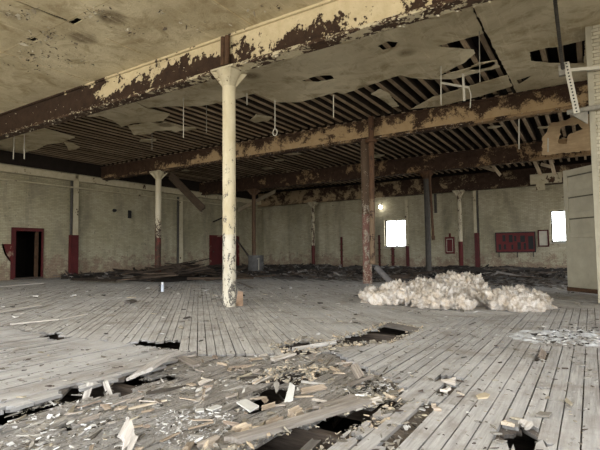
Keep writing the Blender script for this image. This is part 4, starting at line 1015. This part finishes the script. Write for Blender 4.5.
fl_plank('white slab tipped in the row of holes, farther one', 105, 382, 112, 389, .045, .025, (.68, .69, .70), .05, -.06, .3, .8, 17)
fl_plank('grey board rising along the row of holes', 134, 378, 166, 362, .22, .03, (.55, .54, .53), .0, .06, -.35, .8, 18)
fl_plank('pale board lying flat behind the narrow slot', 270, 358, 295, 351, .08, .022, (.72, .69, .64), None, None, 0, .9, 19)
fl_plank('dark board slanting in the middle hole', 385, 325, 421, 331, .10, .03, (.2, .18, .16), .01, .0, .3, .6, 20)
fl_plank('wide dull board sunk in the middle hole', 346, 342, 396, 331, .30, .03, (.2, .2, .195), -.2, -.16, .0, .8, 21)
fl_plank('white edged board across the middle hole', 290, 349, 338, 342, .05, .025, (.72, .74, .75), -.01, .0, .2, .9, 22)
fl_plank('pale broken board beside the torn-out strip, upper one', 441, 381, 462, 386, .11, .018, (.85, .8, .72), .03, .02, .15, 1.2, 23)
fl_plank('pale broken board beside the torn-out strip, middle one', 437, 391, 458, 395, .12, .018, (.9, .87, .82), .02, .03, -.1, 1.2, 24)
fl_plank('tan broken board across the torn-out strip', 424, 409, 446, 411, .08, .02, (.68, .55, .4), .02, .02, .1, 1.4, 25)
fl_plank('brown upright chunk in the short gap by the plaster crust', 541, 361, 544, 356, .06, .03, (.30, .23, .17), .02, .06, .6, 1, 26, 'timber_stub')
fl_plank('grey board end sticking up by the small right hole', 520, 429, 531, 424, .07, .02, (.66, .65, .62), .0, .03, .3, 1, 27)
fl_plank('tan splinter at the back lip of the small right hole', 503, 430, 514, 424, .07, .02, (.85, .72, .5), .02, .02, 0, 2, 28)
fl_plank('flat pale shard on the boards right of the torn-out strip', 455, 396, 466, 394, .07, .012, (.85, .75, .58), None, None, 0, 1.5, 29)
fl_plank('long white board on the floor at far left, rear one', -8, 288, 44, 283.5, .10, .025, (.85, .85, .83), None, None, 0, .8, 30)
fl_plank('long white board on the floor at far left, middle one', -8, 314, 42, 305.5, .11, .025, (.82, .82, .8), None, None, 0, .8, 31)
fl_plank('thin white lath on the floor at left, front one', 10, 325, 60, 320, .035, .015, (.9, .9, .88), None, None, 0, .8, 32)
fl_plank('thin white lath end to end with the front one', 60, 320, 88, 314.5, .03, .015, (.9, .9, .88), None, None, 0, .8, 33)
fl_plank('dark scrap of wood on the middle floor at left', 126, 304, 135, 301.5, .12, .05, (.2, .18, .16), None, None, .2, .8, 34)
fl_plank('dark lath lying right of the cream column base', 238, 283, 252, 289, .09, .03, (.22, .2, .17), None, None, 0, .8, 35)
fl_plank('brown stick on the boards before the middle hole', 326, 363, 333, 355, .015, .012, (.3, .24, .18), None, None, 0, .5, 36, 'stick')
fl_plank('grey plank lying flat at the back of the shallow pit', 365, 372, 398, 380, .07, .02, (.5, .45, .4), .01, .01, .1, 1.2, 37)
fl_plank('tan plank crossing the litter behind the front hole', 296, 391, 330, 383, .06, .02, (.62, .48, .32), .03, .02, .2, 1.6, 38)
fl_plank('dark beam end in the front hole', 300, 452, 345, 428, .07, .06, (.1, .085, .07), -.26, -.2, 0, .4, 39)
# random small boards in the mess, indistinguishable
r = random.Random(31)
for i in range(90):
    x, y = MESS.rnd(r)
    if in_hole(x, y) or not (1.6 < y): continue
    L = r.uniform(.07, .24); a = r.gauss(PI/2, .5) if r.random() < .6 else r.uniform(0, PI); d = Vector((math.cos(a), math.sin(a), r.uniform(-.12, .16)))*(L/2); c = Vector((x, y, -.03+abs(d.z))); tn = r.choice((GREY, TAN, BRN, (.40, .34, .27), (.5, .44, .37), (.45, .42, .39))); k = r.uniform(.75, 1.15)
    plank('splintered_board', 'short splintered board scrap in the litter of the broken front floor', 'board', c-d, c+d, r.uniform(.014, .048), r.uniform(.006, .016), M['wood'], 'splintered boards in the front litter', tuple(q*k for q in tn), r.uniform(-.35, .35), 1.6, 300+i, 5)
# sheets
def flat(label, pts, z, th, mat, name, cat, tint=(1, 1, 1), tilt=0):
    P = [W(*p) for p in pts]; c = sum(P, Vector())/len(P)
    m = MB(); m.plate([(p.x-c.x, p.y-c.y, th+tilt*(p.y-c.y)) for p in P], th, tint); o = m.build(name, mat); o.location = (c.x, c.y, z); return tag(o, label, cat, None, 'thing')
flat('white sheet of plasterboard lying askew on the broken floor', [(236.5, 402), (246, 400), (259, 406), (250, 410)], -0.01, .012, M['paper'], 'plasterboard_scrap', 'scrap', tilt=.1)
flat('small white scrap left of the askew plasterboard sheet', [(206, 407), (217, 403), (222, 404.5), (212, 408.5)], -0.02, .01, M['paper'], 'plasterboard_scrap', 'scrap')
flat('tiny bright white scrap beside the small white scrap', [(195, 408), (203, 406), (204, 409), (197, 410)], -0.02, .01, M['paper'], 'plasterboard_scrap', 'scrap')
flat('pale rounded scrap standing in the litter behind the front hole', [(284, 397), (290, 389), (295, 391), (293, 396)], -0.01, .02, M['paper'], 'plasterboard_scrap', 'scrap', tilt=.5)
flat('peach coloured paper scrap at the foot of the cream column', [(235, 305), (238, 300.5), (243, 301), (243, 304.5), (239, 306)], .02, .03, m_plain('peach_paper', (.6, .42, .3), .8, .3, 6), 'paper_scrap', 'scrap', tilt=.4)
flat('tan plywood shard on the boards between strip and right hole', [(476, 397), (484, 394), (490, 396), (488, 399), (478, 400)], .004, .01, m_plain('tan_ply', (.5, .42, .3), .8, .3, 6), 'plywood_shard', 'scrap')
# plaster crust
p = W(568, 337)
mb = MB(); n = 46; vs = []
for j in range(n+1):
    for i in range(n+1):
        u, v = 2*i/n-1, 2*j/n-1; e = max(0, 1-(u*u+v*v)+.35*n2(2, u*3, v*3)); x, y = .95*u, .62*v
        vs.append((x, y, min(1, e*3)*.05*(.5+.8*abs(n2(5, x*9, y*9)))-.03+.03*n2(6, x*4, y*4)*min(1, e)))
mb.add(vs, [(j*(n+1)+i, j*(n+1)+i+1, (j+1)*(n+1)+i+1, (j+1)*(n+1)+i) for j in range(n) for i in range(n)])
o = mb.build('plaster_crust', M['plaster']); o.location = (p.x, p.y, 0); o.rotation_euler.z = .5
tag(o, 'bluish white crust of spilled plaster on the boards at right', 'plaster', None, 'thing')
litter('crust_litter', 'dark specks and crumbs round the plaster crust', Zone(FP((530, 336), (545, 329), (600, 328), (615, 338), (590, 347), (545, 347))), 300, .035, PAL_WHITE+((.05, .045, .04),)*4, 41, z=.0, lift=.02)
# spray can
c = W(162.5, 291); 
t_ = thing('spray_can', 'small white spray can standing alone on the middle floor', 'can', (c.x, c.y, -.02)); rr_ = .042
m = MB(); m.lathe([(rr_*.95, 0), (rr_, .008), (rr_, .19), (rr_*.8, .205), (rr_*.6, .21)], n=20); m.build('body', m_plain('can_label', (.55, .6, .68), .4, .2, 8), t_, smooth=True)
m = MB(); m.lathe([(rr_*.72, .205), (rr_*.75, .215), (rr_*.75, .265), (rr_*.65, .275)], n=20); m.build('cap', m_plain('can_cap', (.75, .76, .78), .4, .1, 8), t_, smooth=True)
c = W(159.8, 291); t_ = thing('spray_can', 'dark can touching the white spray can', 'can', (c.x, c.y, -.02))
m = MB(); m.lathe([(rr_*.95, 0), (rr_, .008), (rr_, .16), (rr_*.8, .175)], n=20); m.build('body', M['iron'], t_, smooth=True)
m = MB(); m.lathe([(rr_*.7, .172), (rr_*.7, .2)], n=20); m.build('cap', M['black'], t_)

# ------------------------------------------------------------------ daylight
w = bpy.data.worlds.new('sky'); S.world = w; w.use_nodes = True
bg = w.node_tree.nodes['Background']; bg.inputs[1].default_value = 11.0
wt = w.node_tree; tc = wt.nodes.new('ShaderNodeTexCoord'); sx = wt.nodes.new('ShaderNodeSeparateXYZ'); wt.links.new(tc.outputs['Generated'], sx.inputs[0])
cr = wt.nodes.new('ShaderNodeValToRGB'); wt.links.new(sx.outputs[2], cr.inputs[0]); cr.color_ramp.elements[0].position = 0.0; cr.color_ramp.elements[0].color = (.52, .49, .44, 1)
cr.color_ramp.elements[1].position = .02; cr.color_ramp.elements[1].color = (.965, .985, 1.0, 1); wt.links.new(cr.outputs[0], bg.inputs[0])
S.view_settings.view_transform = 'Standard'; S.view_settings.look = 'None'; S.view_settings.gamma = 1; S.view_settings.use_curve_mapping = False
S.view_settings.exposure = 0.75
S.cycles.use_denoising = True; S.cycles.denoising_input_passes = 'RGB_ALBEDO_NORMAL'; S.cycles.denoising_prefilter = 'ACCURATE'
S.cycles.max_bounces = 8; S.cycles.diffuse_bounces = 6; S.cycles.transparent_max_bounces = 8
S.cycles.sample_clamp_indirect = 8
